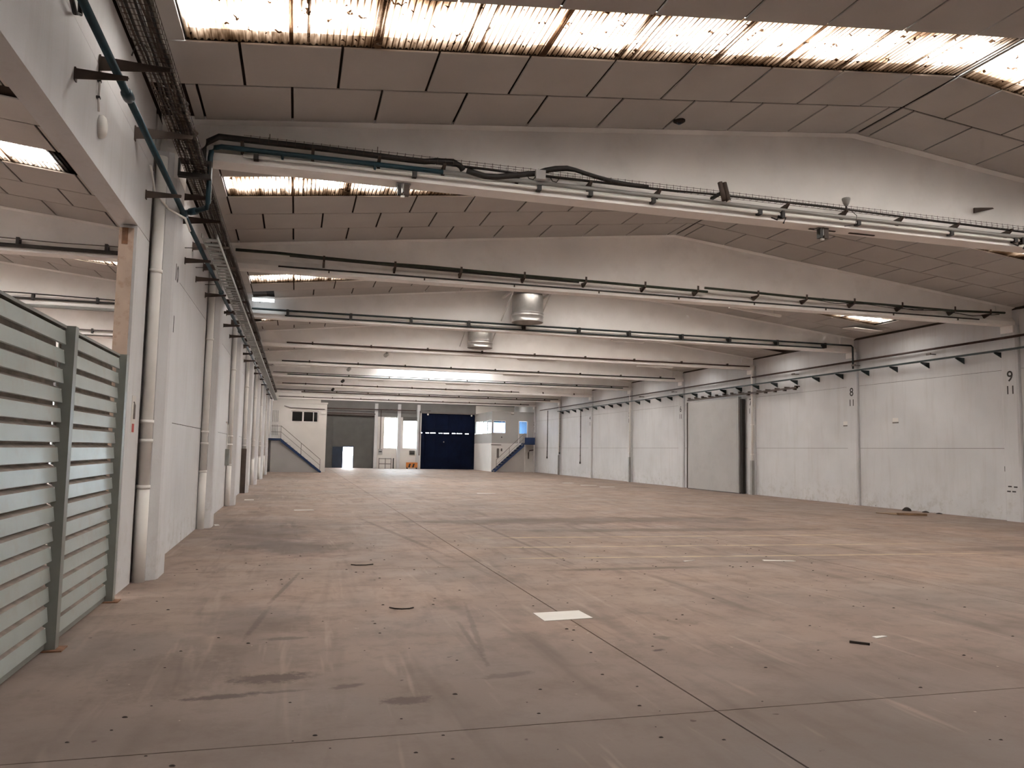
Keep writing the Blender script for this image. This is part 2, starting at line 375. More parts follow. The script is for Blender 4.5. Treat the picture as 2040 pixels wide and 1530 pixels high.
# ---- roofs: deck, panels, skylights
def row_edges(k):
    """y limits of the panel rows of the bay that ends at beam k, far row first"""
    far, near = YB(k)-.19, YB(k-1)+.19
    e = [far - 1.165*j for j in range(6)] + [near]
    return e
SKY_ROW = {k: 2 for k in range(-4, 9)}; SKY_ROW[0] = 3; SKY_ROW[8] = 2
ANG = math.atan(M)
def cols(offset):
    e = [XL+.02, -1.44 + offset] + [-1.44 + offset + 1.21*i for i in range(1, 10)]
    e = [x for x in e if x < XRIDGE-.12] + [XRIDGE-.012]
    return e
panel_cache = {}
def panel_mesh(w, d):
    key = (round(w, 2), round(d, 2))
    if key not in panel_cache:
        m = MB(); a, b2 = w/2, d/2; c = 0.006
        m.loft([[(-a+c,-b2+c,0),(a-c,-b2+c,0),(a-c,b2-c,0),(-a+c,b2-c,0)], [(-a,-b2,c),(a,-b2,c),(a,b2,c),(-a,b2,c)], [(-a,-b2,.022),(a,-b2,.022),(a,b2,.022),(-a,b2,.022)]])
        me = bpy.data.meshes.new('ceiling_panel'); me.from_pydata(m.v, [], m.f); me.update(); me.materials.append(MATS['panel_beige'])
        panel_cache[key] = me
    return panel_cache[key]
SHEET_EDGES = [-1.40, -0.24, 0.78, 1.87, 2.95, 4.0, 5.42, 6.45, 7.5, 8.6, 9.62]
sheet_cache = {}
def sheet_mesh(w, d, mat):
    key = (round(w, 2), round(d, 2), mat)
    if key not in sheet_cache:
        n = max(8, int(round(w/0.076*8))); v = []; f = []
        for i in range(n+1):
            x = w*i/n; z = 0.011*math.sin(2*math.pi*x/0.076)
            v += [(x, -d/2, z), (x, d/2, z)]
        for i in range(n): f.append((2*i, 2*i+2, 2*i+3, 2*i+1))
        me = bpy.data.meshes.new('sheet'); me.from_pydata(v, [], f); me.update(); me.materials.append(MATS[mat])
        for p in me.polygons: p.use_smooth = True
        sheet_cache[key] = me
    return sheet_cache[key]
lap_cache = {}
def lap_mesh(w, d, mat):
    key = (w, round(d, 2), mat)
    if key not in lap_cache:
        m = B(-w/2, w/2, -d/2, d/2, -0.016, -0.012); me = bpy.data.meshes.new('lap_strip')
        me.from_pydata(m.v, [], m.f); me.update(); me.materials.append(MATS[mat]); lap_cache[key] = me
    return lap_cache[key]
def lap_mat(name, col):
    m = bpy.data.materials.new(name); m.use_nodes = True; n = m.node_tree.nodes; l = m.node_tree.links; n.remove(n['Principled BSDF'])
    pos = N(n, 'ShaderNodeNewGeometry').outputs['Position']
    c = mixc(n, l, noise(n, l, pos, 5, 2), tuple(v*.5 for v in col), tuple(v*1.5 for v in col))
    t = N(n, 'ShaderNodeBsdfTransparent'); l.new(c, t.inputs[0])
    d = N(n, 'ShaderNodeBsdfDiffuse'); d.inputs[0].default_value = (0.3, 0.22, 0.16, 1)
    a = N(n, 'ShaderNodeMixShader'); a.inputs[0].default_value = 0.4
    l.new(t.outputs[0], a.inputs[1]); l.new(d.outputs[0], a.inputs[2]); l.new(a.outputs[0], n['Material Output'].inputs[0]); MATS[name] = m
lap_mat('lap_brown', (0.42, 0.33, 0.26)); lap_mat('lap_grey', (0.50, 0.45, 0.41))

ceil = {}
for hall in ('main', 'annex'):
    m = MB()
    for k in range(-3, 9):
        if k == -3: y0, y1 = YFRONT-.3, YB(-3)
        e = row_edges(k) if k > -3 else None
        spans = [(YFRONT-.3, YB(-3)+.3)] if k == -3 else []
        if e:
            sr = SKY_ROW[k]
            spans = [(e[sr+0]-.0, YB(k)+.01), (YB(k-1)-.01, e[sr+1])]
            if hall == 'main' and k == 4:      # opening for the clear strip added to brighten the sixth beam
                spans[0] = (e[sr], e[1])
                for xa, xb in ((XV, 5.0), (11.2, 21.7)):
                    m.loft([[(x, e[1], zroof(x)+.055), (x, YB(k)+.01, zroof(x)+.055), (x, YB(k)+.01, zroof(x)+.17), (x, e[1], zroof(x)+.17)] for x in (xa, xb)])
                m.loft([[(x, e[1], zroof(x)+.055), (x, YB(k)+.01, zroof(x)+.055), (x, YB(k)+.01, zroof(x)+.17), (x, e[1], zroof(x)+.17)] for x in (9.62, XRIDGE, 9.78)])
        for (a, b2) in spans:
            for side in (0, 1):
                if hall == 'main': xa, xb = (XV, XRIDGE) if side == 0 else (XRIDGE, 21.7)
                else: xa, xb = (mirror(XRIDGE), XV) if side == 0 else (-25.7, mirror(XRIDGE))
                zf = (lambda x: zroof(x)) if hall == 'main' else (lambda x: zroof(mirror(x)))
                m.loft([[(x, a, zf(x)+.055), (x, b2, zf(x)+.055), (x, b2, zf(x)+.17), (x, a, zf(x)+.17)] for x in (xa, xb)])
        if e:   # closing strips at eaves and ridge beside the skylight row
            for (p, q) in (((XV, -1.42), (9.64, 9.78), (20.08, 21.7)) if hall == 'main' else ((mirror(-0.0), XV), (mirror(9.78), mirror(9.64)), (-25.7, mirror(20.75)))):
                zf = (lambda x: zroof(x)) if hall == 'main' else (lambda x: zroof(mirror(x)))
                mid = [XRIDGE if hall == 'main' else mirror(XRIDGE)] if p < (XRIDGE if hall == 'main' else mirror(XRIDGE)) < q else []
                m.loft([[(x, e[sr+1]-.01, zf(x)+.055), (x, e[sr]+.01, zf(x)+.055), (x, e[sr]+.01, zf(x)+.16), (x, e[sr+1]-.01, zf(x)+.16)] for x in [p]+mid+[q]])
    ceil[hall] = m.build('ceiling_'+hall, 'deck_dark')
tag(ceil['main'], 'pitched ceiling of beige panels with dark joints over the hall', 'ceiling', kind='structure')
tag(ceil['annex'], 'grey panelled ceiling of the next hall seen above the louvred fence', 'ceiling', kind='structure')

def add_panels(hall, k, rows, single, xlim=None):
    e = row_edges(k); rest = MB()
    for j in rows:
        y1, y0 = e[j], e[j+1]; d = y1 - y0 - .034; ym = (y0+y1)/2
        off = 0.605 if (j % 2 == 1) != (k == 1) else 0.0
        ce = cols(off)
        for side in (0, 1):
            for i in range(len(ce)-1):
                a, b2 = ce[i], ce[i+1]
                if hall == 'main' and k == 4 and j == 0 and (a+b2)/2 > (7.7 if side else 4.5): continue
                if hall == 'main' and k == 1 and j == 0 and side == 0 and i == 0: b2 = -1.45     # open hatch
                if k == -1 and j == 0 and side == 0 and i == 0: a += 0.42     # open slot at the eave
                if side == 1:
                    a, b2 = 2*XRIDGE-b2, 2*XRIDGE-a; b2 = min(b2, XR-.01)
                    if b2 - a < .1: continue
                w = (b2-a)/math.cos(ANG) - .034; xm = (a+b2)/2; z = zroof(xm); rot = ANG if side else -ANG
                if hall == 'annex': xm = mirror(xm); rot = -rot
                if xlim and not (xlim[0] < xm < xlim[1]): continue
                if single:
                    place('ceiling_panel', panel_mesh(w, d), (xm, ym, z), ceil[hall], (0, rot, 0))
                else:
                    c, s = math.cos(rot), math.sin(rot)
                    rest.poly([(xm+sx*w/2*c+hz*s, ym+sy*d/2, z-sx*w/2*s+hz*c) for hz in (0, .02) for sx, sy in ((-1,-1),(1,-1),(1,1),(-1,1))],
                              [(0,3,2,1),(4,5,6,7),(0,1,5,4),(1,2,6,5),(2,3,7,6),(3,0,4,7)])
    return rest
rest = MB()
add_panels('main', -1, (0, 1, 3), True, (-3, 14))
add_panels('main', 0, (0, 1, 2), True)
add_panels('main', 1, (0, 1), True)
add_panels('main', 2, (0, 1), True, (-3, 12))
add_panels('annex', 0, (0, 1, 2, 4, 5), True, (-9, 0))
add_panels('annex', -1, (0, 1), True, (-7, 0))
add_panels('annex', 1, (0, 1, 3), True, (-9, 0))
for k in range(-2, 9):
    done = {-1: (0, 1, 3), 0: (0, 1, 2), 1: (0, 1), 2: (0, 1)}.get(k, ())
    rows = [j for j in range(6) if j != SKY_ROW[k] and j not in done]
    if k >= 3: rows = [j for j in range(3) if j != SKY_ROW[k]]
    r = add_panels('main', k, rows, False); rest.poly(r.v, r.f)
r = add_panels('main', 2, (0, 1), False, (12, 30)); rest.poly(r.v, r.f)
r = add_panels('main', -1, (0, 1, 3), False, (14, 30)); rest.poly(r.v, r.f)
rest.build('ceiling_panels', 'panel_beige', ceil['main'], kind='stuff')
rest = MB()
for k in (0, 1, 2, 3):
    r = add_panels('annex', k, (0, 1, 2, 4) if k == 0 else (0, 1, 3), False, (-30, -9) if k < 2 else (-14, 0)); rest.poly(r.v, r.f)
rest.build('ceiling_panels', 'panel_beige', ceil['annex'], kind='stuff')

# skylights: one window per slope and bay
wn = 0
def skylight(hall, k, side, split, mat, label, row=None, edges=None):
    global wn; wn += 1
    e = row_edges(k); sr = SKY_ROW[k] if row is None else row; y1, y0 = e[sr]+.03, e[sr+1]-.03; d = y1-y0; ym = (y0+y1)/2
    ed = list(SHEET_EDGES)
    if hall == 'annex': ed = [x for x in ed if x >= -.3]
    elif side: ed[0] = -0.72
    if edges: ed = edges
    zmid = zroof((ed[0]+ed[-1])/2)
    def X(x):
        x = 2*XRIDGE-x if side else x
        return mirror(x) if hall == 'annex' else x
    rot0 = (1 if side else -1)*(-1 if hall == 'annex' else 1)*ANG
    w = thing('window_%d' % wn, (X((ed[0]+ed[-1])/2), ym, zmid), label, 'skylight', 'corrugated skylights in the roof', 'structure')
    parts = list(zip(ed[:-1], ed[1:])) if split else [(ed[0], ed[-1])]
    for i, (a, b2) in enumerate(parts):
        xa, xb = sorted((X(a), X(b2)))
        za = zroof(xa if hall == 'main' else mirror(xa)); 
        wd = (xb-xa)/math.cos(ANG) + .04
        mt = mat
        place('sheet', sheet_mesh(wd, d, mt), (xa-.02, ym, za+.036-.0005*(i % 2)), w, (0, rot0, 0))
        if split and i:
            zl = zroof(a)+.036
            place('lap_strip', lap_mesh((.09, .05, .12, .04)[i % 4], d, 'lap_brown' if i % 3 == 1 else 'lap_grey'), (X(a), ym, zl), w, (0, rot0, 0))
            if i % 2: place('lap_strip', lap_mesh(.035, d, 'lap_grey'), (X(a+.2), ym, zroof(a+.2)+.036), w, (0, rot0, 0))
    return w
where = {-2: 'behind the camera', -1: 'in front of the pipe-laden first beam', 0: 'between the first and second beams', 1: 'between the second and third beams', 2: 'between the third and fourth beams',
         3: 'before the fifth beam', 4: 'before the brightly lit sixth beam', 5: 'before the seventh beam', 6: 'before the eighth beam', 7: 'before the ninth beam', 8: 'next to the back wall'}
for k in range(-2, 9):
    for side in (0, 1):
        skylight('main', k, side, -1 <= k <= 1, 'skylight_aged',
                 'corrugated translucent skylight strip %s, %s roof slope' % (where[k], 'right-hand' if side else 'left-hand'))
for side in (0, 1):  # added roof strip, put in for its light on the beam web
    skylight('main', 4, side, False, 'skylight_added', 'clear roof strip added to brighten the sixth beam, %s slope' % ('right-hand' if side else 'left-hand'), 0, [8.2, 9.62] if side else [5.0, 9.62])
# plain strips that close the skylight rows at eave and ridge, and a black plate standing in for the dark above the open hatch
for k in (-1, 0, 1):
    e = row_edges(k); sr = SKY_ROW[k]; ym = (e[sr]+e[sr+1])/2; d = e[sr]-e[sr+1]-.02
    for a, b2, rot in ((XL+.02, -1.43, -ANG), (9.635, 9.69, -ANG), (9.71, 9.765, ANG), (20.15, XR-.01, ANG)):
        place('ceiling_panel', panel_mesh((b2-a)-.006, d), ((a+b2)/2, ym, zroof((a+b2)/2)), ceil['main'], (0, rot, 0))
for k in (0, 1):
    e = row_edges(k); sr = SKY_ROW[k]; xa_, xb_ = mirror(-.27), XV-.09
    place('ceiling_panel', panel_mesh(xb_-xa_-.01, e[sr]-e[sr+1]-.02), ((xa_+xb_)/2, (e[sr]+e[sr+1])/2, zroof(mirror((xa_+xb_)/2))), ceil['annex'], (0, ANG, 0))
e = row_edges(1)
B(-1.47, -.82, e[1]+.01, e[0]-.01, zroof(-1.1)+.06, zroof(-1.1)+.10).build('hatch_dark_plate', 'void_shade', ceil['main'])
for k in range(-2, 5):
    for side in (0, 1):
        skylight('annex', k, side, k in (0, 1) and side == 0, 'skylight_clean',
                 'skylight strip over the next hall %s, %s slope' % (where[k], 'far' if side else 'near'))

# ---- beams: precast I-sections, flat underside, top following the roof pitch
def beam_ring(x, y, zt):
    pts = [(-.185, ZB), (.185, ZB), (.185, ZB+.12), (.075, ZB+.26), (.075, zt-.03), (.19, zt+.002), (.19, zt+.055),
           (-.19, zt+.055), (-.19, zt+.002), (-.075, zt-.03), (-.075, ZB+.26), (-.185, ZB+.12)]
    return [(x, y+a, b2) for a, b2 in pts]
beam_label = {-1: 'white precast roof beam carrying the blue pipe, largest in view', 0: 'second white roof beam, with green-black cables on hooks',
              1: 'third white roof beam, behind the larger fan duct', 2: 'fourth white roof beam, behind the smaller fan duct', 3: 'fifth white roof beam from the camera',
              4: 'brightly lit white roof beam, sixth from the camera', 5: 'seventh white roof beam from the camera', 6: 'eighth white roof beam, over the left office block', 7: 'ninth and farthest white roof beam before the back wall'}
for k in range(-1, 8):
    o = MB().loft([beam_ring(x, YB(k), zroof(x)) for x in (XL+.004, XRIDGE, XR-.004)]).build('roof_beam', 'beam_white')
    tag(o, beam_label[k], 'beam', 'white roof beams', 'structure')
    # cast ribs where the beam ends meet the columns
    for x0 in (XL+.55, XR-.65):
        B(x0, x0+.10, YB(k)-.115, YB(k)-.07, ZB+.22, zroof(x0)-.04).build('rib', 'beam_white', o)
annex_label = {0: 'nearest roof beam of the next hall, above the louvred fence', 1: 'second roof beam of the next hall, just above the fence top', 2: 'third roof beam of the next hall', 3: 'fourth roof beam of the next hall'}
for k in range(0, 4):
    o = MB().loft([beam_ring(x, YB(k), zroof(mirror(x))) for x in (-25.0, mirror(XRIDGE), -2.244)]).build('roof_beam', 'beam_white')
    tag(o, annex_label[k], 'beam', 'roof beams of the next hall', 'structure')

# ---- walls
def panels(wall, xface, depth, y0, y1, levels, gap=.012, skip=()):
    """cast wall panels proud of the wall core; face at xface, towards the hall"""
    s = 1 if depth > 0 else -1
    for i in range(len(levels)-1):
        if i in skip: continue
        B(min(xface, xface-depth), max(xface, xface-depth), y0+gap, y1-gap, levels[i]+gap/2, levels[i+1]-gap/2).build('wall_panel', 'wall_white', wall)
LEV = [0.0, 2.21, 4.64, 6.46]
# right wall
wr = B(XR+.03, XR+.35, YFRONT-.3, YBACK+.35, -.03, 6.55).build('wall_right', 'joint_dark')
tag(wr, 'long white right wall of cast panels with horizontal joints', 'wall', kind='structure')
for k in range(-3, 8):
    ya = YB(k) + .30 if k > -3 else YFRONT-.2
    yb = YB(k+1) - .30 if k < 7 else YBACK
    panels(wr, XR, -.03, ya-.29 if k == -3 else ya, yb, LEV)
# left wall with the opening to the next hall (y 5.3 .. 10.75)
wl = MB()
wl.box(XL-.17, XL-.03, YFRONT-.3, 5.3, -.03, 6.5).box(XL-.17, XL-.03, 10.78, YBACK+.35, -.03, 6.5).box(XL-.17, XL-.03, 5.3, 10.78, 4.64, 6.5)
wl = wl.build('wall_left', 'joint_dark')
tag(wl, 'white left wall of cast panels with an opening to the next hall', 'wall', kind='structure')
for k in range(-1, 8):
    panels(wl, XL, .03, YB(k)+.42, YB(k+1)-.45 if k < 7 else YBACK, LEV)
B(XL-.2, XL, 10.76, 11.60, 0.0, 4.60).build('pier_panel', 'wall_white', wl)
B(XL-.205, XL-.035, 10.742, 10.76, 0.0, 4.56).build('opening_reveal', 'primer_brown', wl)
B(XL-.17, XL-.1, 10.735, 10.742, 4.35, 4.56).build('rust_patch', 'rust', wl)
B(XL-.24, XL, 4.9, 11.60, 4.61, 5.60).build('lintel', 'wall_white', wl)
B(XL-.02, XL-.006, 4.9, 11.60, 5.615, 6.49).build('upper_panel', 'wall_white', wl)
B(XL-.2, XL, 2.0, 5.28, 0.0, 4.60).build('pier_panel', 'wall_white', wl)
panels(wl, XL, .03, YFRONT-.2, 2.0, LEV)
# outer shell of the next hall, front wall
wa = B(-25.6, -25.2, YFRONT-.3, YBACK+.35, -.03, 6.6).build('wall_annex', 'wall_white'); tag(wa, 'far white side wall of the next hall beyond the fence', 'wall', kind='structure')
wf = MB().loft([[(x, YFRONT-.3, -.03), (x, YFRONT, -.03), (x, YFRONT, z), (x, YFRONT-.3, z)] for x, z in ((-25.4, 6.5), (mirror(XRIDGE), 7.8), (XV, 6.55), (XRIDGE, 7.8), (21.5, 6.55))]).build('wall_front', 'wall_white')
tag(wf, 'white front wall behind the camera', 'wall', kind='structure')

# ---- columns
def col_right(k):
    y = YB(k)
    num = {0: '9', 1: '8', 2: '7', 3: '6', 4: '5', 5: '4', 6: '3', 7: '2'}[k]
    t = thing('wall_column', (XR-.06, y, 0), 'white wall column stencilled %s over 11 on the right wall' % num, 'column', 'numbered columns of the right wall', 'structure')
    s = MB(); a, b2 = y-.29, y+.29
    s.loft([[(XR+.03, a, z), (XR-.08, a, z), (XR-.12, a+.05, z), (XR-.12, b2-.05, z), (XR-.08, b2, z), (XR+.03, b2, z)] for z in (0, ZB)])
    s.build('shaft', 'wall_white', t)
    B(XR-.0, XR+.03, y-.30, y+.30, ZB+.002, 6.46).build('head', 'wall_white', t)
    B(XR-.16, XR+.02, y-.22, y+.22, ZB-.22, ZB-.005).build('corbel', 'beam_white', t)
    text(num, .46, (XR-.122, y-.03, 4.40), FACE_MX, t); text('11', .36, (XR-.122, y-.03, 3.98), FACE_MX, t)
    if k in (2, 4, 6):
        MB().tube([(XR-.16, y-.22, 1.6), (XR-.16, y-.22, 5.6), (XR-.10, y-.22, 5.95), (XR-.02, y-.22, 6.15)], .055, 10).build('downpipe', 'white_metal', t, smooth=True)
        B(XR-.25, XR-.12, y-.30, y-.15, 0, 1.62).build('pipe_guard', 'steel_grey', t)
        for z in (1.9, 3.3, 4.7): B(XR-.222, XR-.1, y-.285, y-.155, z, z+.04).build('pipe_clip', 'white_metal', t)
    return t
for k in range(0, 8): col_right(k)
left_where = {-1: 'nearest, stencilled 10, beside the louvred fence', 0: 'second along the left wall', 1: 'third along the left wall', 2: 'fourth along the left wall, with dark pipe guard', 3: 'fifth along the left wall', 4: 'sixth along the left wall', 5: 'seventh along the left wall', 6: 'eighth along the left wall, touching the office block'}
def col_left(k):
    y = YB(k)
    t = thing('wall_column', (XL+.12, y, 0), 'white column with round downpipe, ' + left_where[k], 'column', 'columns of the left wall', 'structure')
    a, b2 = y-.36, y+.40; s = MB()
    s.loft([[(XL-.03, a, z), (XL+.16, a, z), (XL+.27, a+.10, z), (XL+.29, a+.18, z), (XL+.29, b2-.05, z), (XL+.24, b2, z), (XL-.03, b2, z)] for z in (0, ZB-.002)])
    s.build('shaft', 'wall_white', t)
    B(XL-.03, XL, y-.45, y+.42, ZB+.002, 6.46).build('head', 'wall_white', t)
    px, py = XL+.085, y-.44
    MB().tube([(px, py, 1.25), (px, py, 5.85)], .075, 14).build('downpipe', 'white_metal', t, smooth=True)
    MB().tube([(px, py, 0), (px, py, 1.25)], .082, 14).build('pipe_boot', 'white_metal', t, smooth=True)
    for z in (1.24, 1.86, 2.12, 4.2): MB().tube([(px, py, z), (px, py, z+.05)], .088, 14).build('pipe_collar', 'white_metal', t, smooth=True)
    B(XL-.02, XL+.30, y-.30, y+.36, 5.62, ZB-.004).build('corbel', 'beam_white', t)
    if k == 2: B(px-.11, px+.11, py-.10, py-.08, 0, 1.75).build('pipe_guard', 'bracket_brown', t)
    if k == -1:
        text('10', .34, (XL+.292, y+.02, 4.30), FACE_PX, t); text('1', .34, (XL+.292, y-.02, 3.55), FACE_PX, t)
    return t
for k in range(-1, 7): col_left(k)

# ---- back wall: grey gate with wicket, glazed windows, big blue gate
wb = MB()
Y0b, Y1b = YBACK, YBACK+.3
wb.box(XL, 2.2, Y0b, Y1b, -.03, 6.5).box(7.45, 8.2, Y0b, Y1b, -.03, 4.95).box(8.2, 9.42, Y0b, Y1b, -.03, 1.93).box(9.42, 10.03, Y0b, Y1b, -.03, 4.95)
wb.box(10.03, 11.36, Y0b, Y1b, -.03, 1.96).box(11.36, 11.8, Y0b, Y1b, -.03, 5.42).box(10.03, 11.36, Y0b, Y1b, 4.66, 4.95).box(8.2, 9.42, Y0b, Y1b, 4.9, 4.95)
wb.box(17.2, 17.32, Y0b, Y1b, -.03, 6.3).box(17.32, 20.9, Y0b, Y1b, -.03, 3.4).box(20.9, XR+.2, Y0b, Y1b, -.03, 6.3).box(17.32, 20.9, Y0b, Y1b, 4.7, 6.3)
wb = wb.build('wall_back', 'office_white'); tag(wb, 'far back wall between the grey gate and the right office', 'wall', kind='structure')
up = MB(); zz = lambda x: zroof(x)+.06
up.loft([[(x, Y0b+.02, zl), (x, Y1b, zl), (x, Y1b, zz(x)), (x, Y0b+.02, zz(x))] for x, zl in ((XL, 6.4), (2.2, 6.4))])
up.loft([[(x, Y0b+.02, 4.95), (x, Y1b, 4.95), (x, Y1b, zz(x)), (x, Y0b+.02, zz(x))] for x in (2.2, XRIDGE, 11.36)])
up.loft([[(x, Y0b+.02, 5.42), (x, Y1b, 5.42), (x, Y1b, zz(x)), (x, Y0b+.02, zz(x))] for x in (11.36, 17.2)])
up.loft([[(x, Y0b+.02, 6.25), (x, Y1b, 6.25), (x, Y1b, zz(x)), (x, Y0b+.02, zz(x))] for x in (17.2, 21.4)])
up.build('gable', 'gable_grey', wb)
# left part of the outer wall of the next hall
o = MB().loft([[(x, Y0b, -.03), (x, Y1b, -.03), (x, Y1b, zroof(mirror(x))+.06), (x, Y0b, zroof(mirror(x))+.06)] for x in (-25.4, mirror(XRIDGE), XV)]).build('wall_annex_back', 'wall_white')
tag(o, 'white end wall of the next hall', 'wall', kind='structure')
# grey gate with wicket door standing open
d2 = thing('door_1', (4.8, Y0b+.1, 0), 'dark grey sliding gate with a small bright wicket doorway', 'gate', kind='structure')
for (a, b2, c, d) in ((2.2, 4.40, -.02, 1.99), (5.34, 7.46, -.02, 1.99), (2.2, 7.46, 1.97, 3.45), (2.2, 7.46, 3.43, 4.96)):
    B(a, b2, Y0b+.05+(.01 if c > 3 else 0), Y0b+.12, c+.02, d).build('gate_leaf', 'gate_grey', d2)
for x in (4.36, 5.33): B(x, x+.05, Y0b, Y0b+.14, 0, 2.03).build('door_frame', 'stair_blue', d2)
B(4.36, 5.38, Y0b, Y0b+.14, 1.98, 2.06).build('door_frame', 'stair_blue', d2)
B(3.42, 4.36, Y0b-.06, Y0b-.01, .03, 2.0).build('wicket_leaf', 'wicket_blue', d2)
for x in (3.4, 6.2): B(x, x+.06, Y0b+.02, Y0b+.05, 2.1, 4.9).build('stiffener', 'gate_grey', d2)
B(2.2, 7.45, Y0b-.05, Y0b+.05, 4.95, 5.05).build('track', 'bracket_brown', d2)
# windows
def back_window(nm, x0, x1, z0, z1, label, nx, nz):
    w = thing(nm, ((x0+x1)/2, Y0b+.15, z0), label, 'window', 'tall windows of the back wall', 'structure')
    for a, b2, c, d in ((x0, x0+.05, z0, z1), (x1-.05, x1, z0, z1), (x0+.05, x1-.05, z0, z0+.05), (x0+.05, x1-.05, z1-.05, z1)):
        B(a, b2, Y0b+.10, Y0b+.16, c, d).build('window_frame', 'frame_white', w)
    dx = (x1-x0-.1)/nx; dz = (z1-z0-.1)/nz
    for i in range(nx):
        for j in range(nz):
            B(x0+.05+i*dx+.012, x0+.05+(i+1)*dx-.012, Y0b+.125, Y0b+.131, z0+.05+j*dz+.012, z0+.05+(j+1)*dz-.012).build('pane', 'pane_glass', w)
    for i in range(1, nx): B(x0+.05+i*dx-.014, x0+.05+i*dx+.014, Y0b+.11, Y0b+.15, z0+.05, z1-.05).build('mullion', 'rail_grey', w)
    for j in range(1, nz): B(x0+.05, x1-.05, Y0b+.112, Y0b+.148, z0+.05+j*dz-.012, z0+.05+j*dz+.012).build('glazing_bar', 'rail_grey', w)
    return w
back_window('window_51', 8.2, 9.42, 1.93, 4.9, 'tall bright window of the back wall beside the grey gate', 2, 4)
w52 = back_window('window_52', 10.03, 11.36, 1.96, 4.66, 'tall bright window of the back wall beside the blue gate', 2, 3)
B(10.0, 11.38, Y0b-.12, Y0b-.01, 4.62, 5.0).build('shutter_box', 'gate_grey', w52)
for x in (7.42, 9.62, 11.5):
    o = MB().loft([[(x-.14, Y0b-.16, z), (x+.14, Y0b-.16, z), (x+.17, Y0b, z), (x-.17, Y0b, z)] for z in (0, 6.2)]).build('wall_column', 'wall_white')
    tag(o, {7.42: 'white pillar of the back wall beside the grey gate', 9.62: 'white pillar between the two tall back windows', 11.5: 'white pillar beside the blue gate'}[x], 'column', kind='structure')
# blue gate
d3 = thing('door_2', (14.5, Y0b+.1, 0), 'huge dark blue sliding gate in the back wall', 'gate', kind='structure')
for i in range(4):
    xa = 11.86+i*1.325
    for z0, z1 in ((.02, 3.48), (3.545, 5.40)):
        B(xa+.004, xa+1.321, Y0b+.04, Y0b+.10, z0-.02, z1).build('gate_panel', 'gate_blue', d3)
    if i == 3: B(xa+.7, xa+1.32, Y0b+.06, Y0b+.10, 3.47, 3.56).build('cover_strip', 'gate_blue', d3)
for z0, z1 in ((0, 3.48), (3.545, 5.43)): B(11.79, 17.21, Y0b+.101, Y0b+.13, z0, z1).build('backing', 'gate_blue', d3)
for i in range(7): B(11.9+i*.66, 11.93+i*.66+(.12 if i % 2 else .3), Y0b+.06, Y0b+.10, 3.475, 3.55).build('seal', 'gate_blue', d3)
for x in (12.2, 16.9): B(x, x+.05, Y0b-.02, Y0b+.04, .02, 5.4).build('gate_stile', 'gate_blue', d3)
B(11.8, 17.2, Y0b-.10, Y0b+.04, 5.40, 5.52).build('track', 'rail_grey', d3)
MB().tube([(14.0, Y0b+.02, 2.65), (14.1, Y0b+.0, 2.65)], .06, 10).build('lock', 'steel_grey', d3)

# ---- big grey sliding door on the right wall
dr = thing('door_3', (XR-.3, 37.1, 0), 'tall grey sliding door hung on a track along the right wall', 'door', kind='structure')
B(XR-.30, XR-.17, 34.62, 39.70, .03, 4.70).build('leaf', 'door_grey', dr)
B(XR-.33, XR-.16, 34.42, 34.62, .03, 4.72).build('edge_profile', 'steel_grey', dr)
B(XR-.33, XR-.16, 39.66, 39.74, .03, 4.72).build('edge_profile', 'bracket_brown', dr)
B(XR-.29, XR-.17, 34.42, 39.72, .0, .05).build('bottom_seal', 'black_rubber', dr)
B(XR-.24, XR-.08, 34.24, 34.41, 0, 4.6).build('dark_gap_strip', 'black_rubber', dr)  # black strip standing in for the dark gap at the door edge
trk = thing('door_track', (XR-.24, 34.7, 4.85), 'dark overhead track with hangers above the grey sliding door', 'track')
B(XR-.30, XR-.20, 29.8, 39.75, 4.80, 4.87).build('rail', 'bracket_brown', trk)
for i in range(14):
    y = 29.95 + i*.74
    B(XR-.26, XR-.004, y, y+.05, 4.88, 4.93).build('hanger', 'bracket_brown', trk)
    B(XR-.315, XR-.185, y-.03, y+.08, 4.74 if i < 6 else 4.88, 4.80 if i < 6 else 4.97).build('roller', 'bracket_brown', trk)
for i, z in enumerate((1.02, 1.98, 2.3, 4.0)):
    o = B(XR-.145, XR-.125, 40.05, 40.15, z, z+.17).build('rubber_buffer', 'black_rubber')
    tag(o, '%s black rubber buffer from the floor beside the grey sliding door' % ordinal[i], 'buffer', 'buffers beside the sliding door')
    o.location.x += 0.105

# ---- service rails on the right wall
o = MB().tube([(XR-.17, 10.5, 5.63), (XR-.17, 67.6, 5.55)], .038, 10).build('supply_pipe', 'rail_brown', smooth=True)
tag(o, 'long brown pipe running along the top of the right wall', 'pipe')
rl = thing('bracket_rail', (XR-.2, 40, 5.24), 'dark rail on triangular brackets below the long brown pipe', 'rail')
MB().box(XR-.32, XR-.26, 10.5, 62.3, 5.19, 5.25).build('rail', 'rail_green', rl)
for i in range(34):
    y = 12.1 + i*1.5
    s = MB().loft([[(XR-.36, y+dy, 5.185), (XR-.36, y+dy, 5.15), (XR-.004, y+dy, 4.98), (XR-.004, y+dy, 5.185)] for dy in (0, .03)])
    s.build('bracket', 'rail_green', rl)
for i, y in enumerate((22.3, 26.1, 30.0, 41.5, 46.0)):
    t = thing('wall_hook', (XR-.1, y, 5.38), '%s small T-shaped hook above the bracket rail from the 9 column' % ordinal[i], 'hook', 'small hooks above the bracket rail')
    B(XR-.30, XR-.004, y, y+.03, 5.42, 5.45).build('arm', 'rail_grey', t)
    B(XR-.32, XR-.28, y-.08, y+.11, 5.40, 5.47).build('crossbar', 'rail_grey', t)
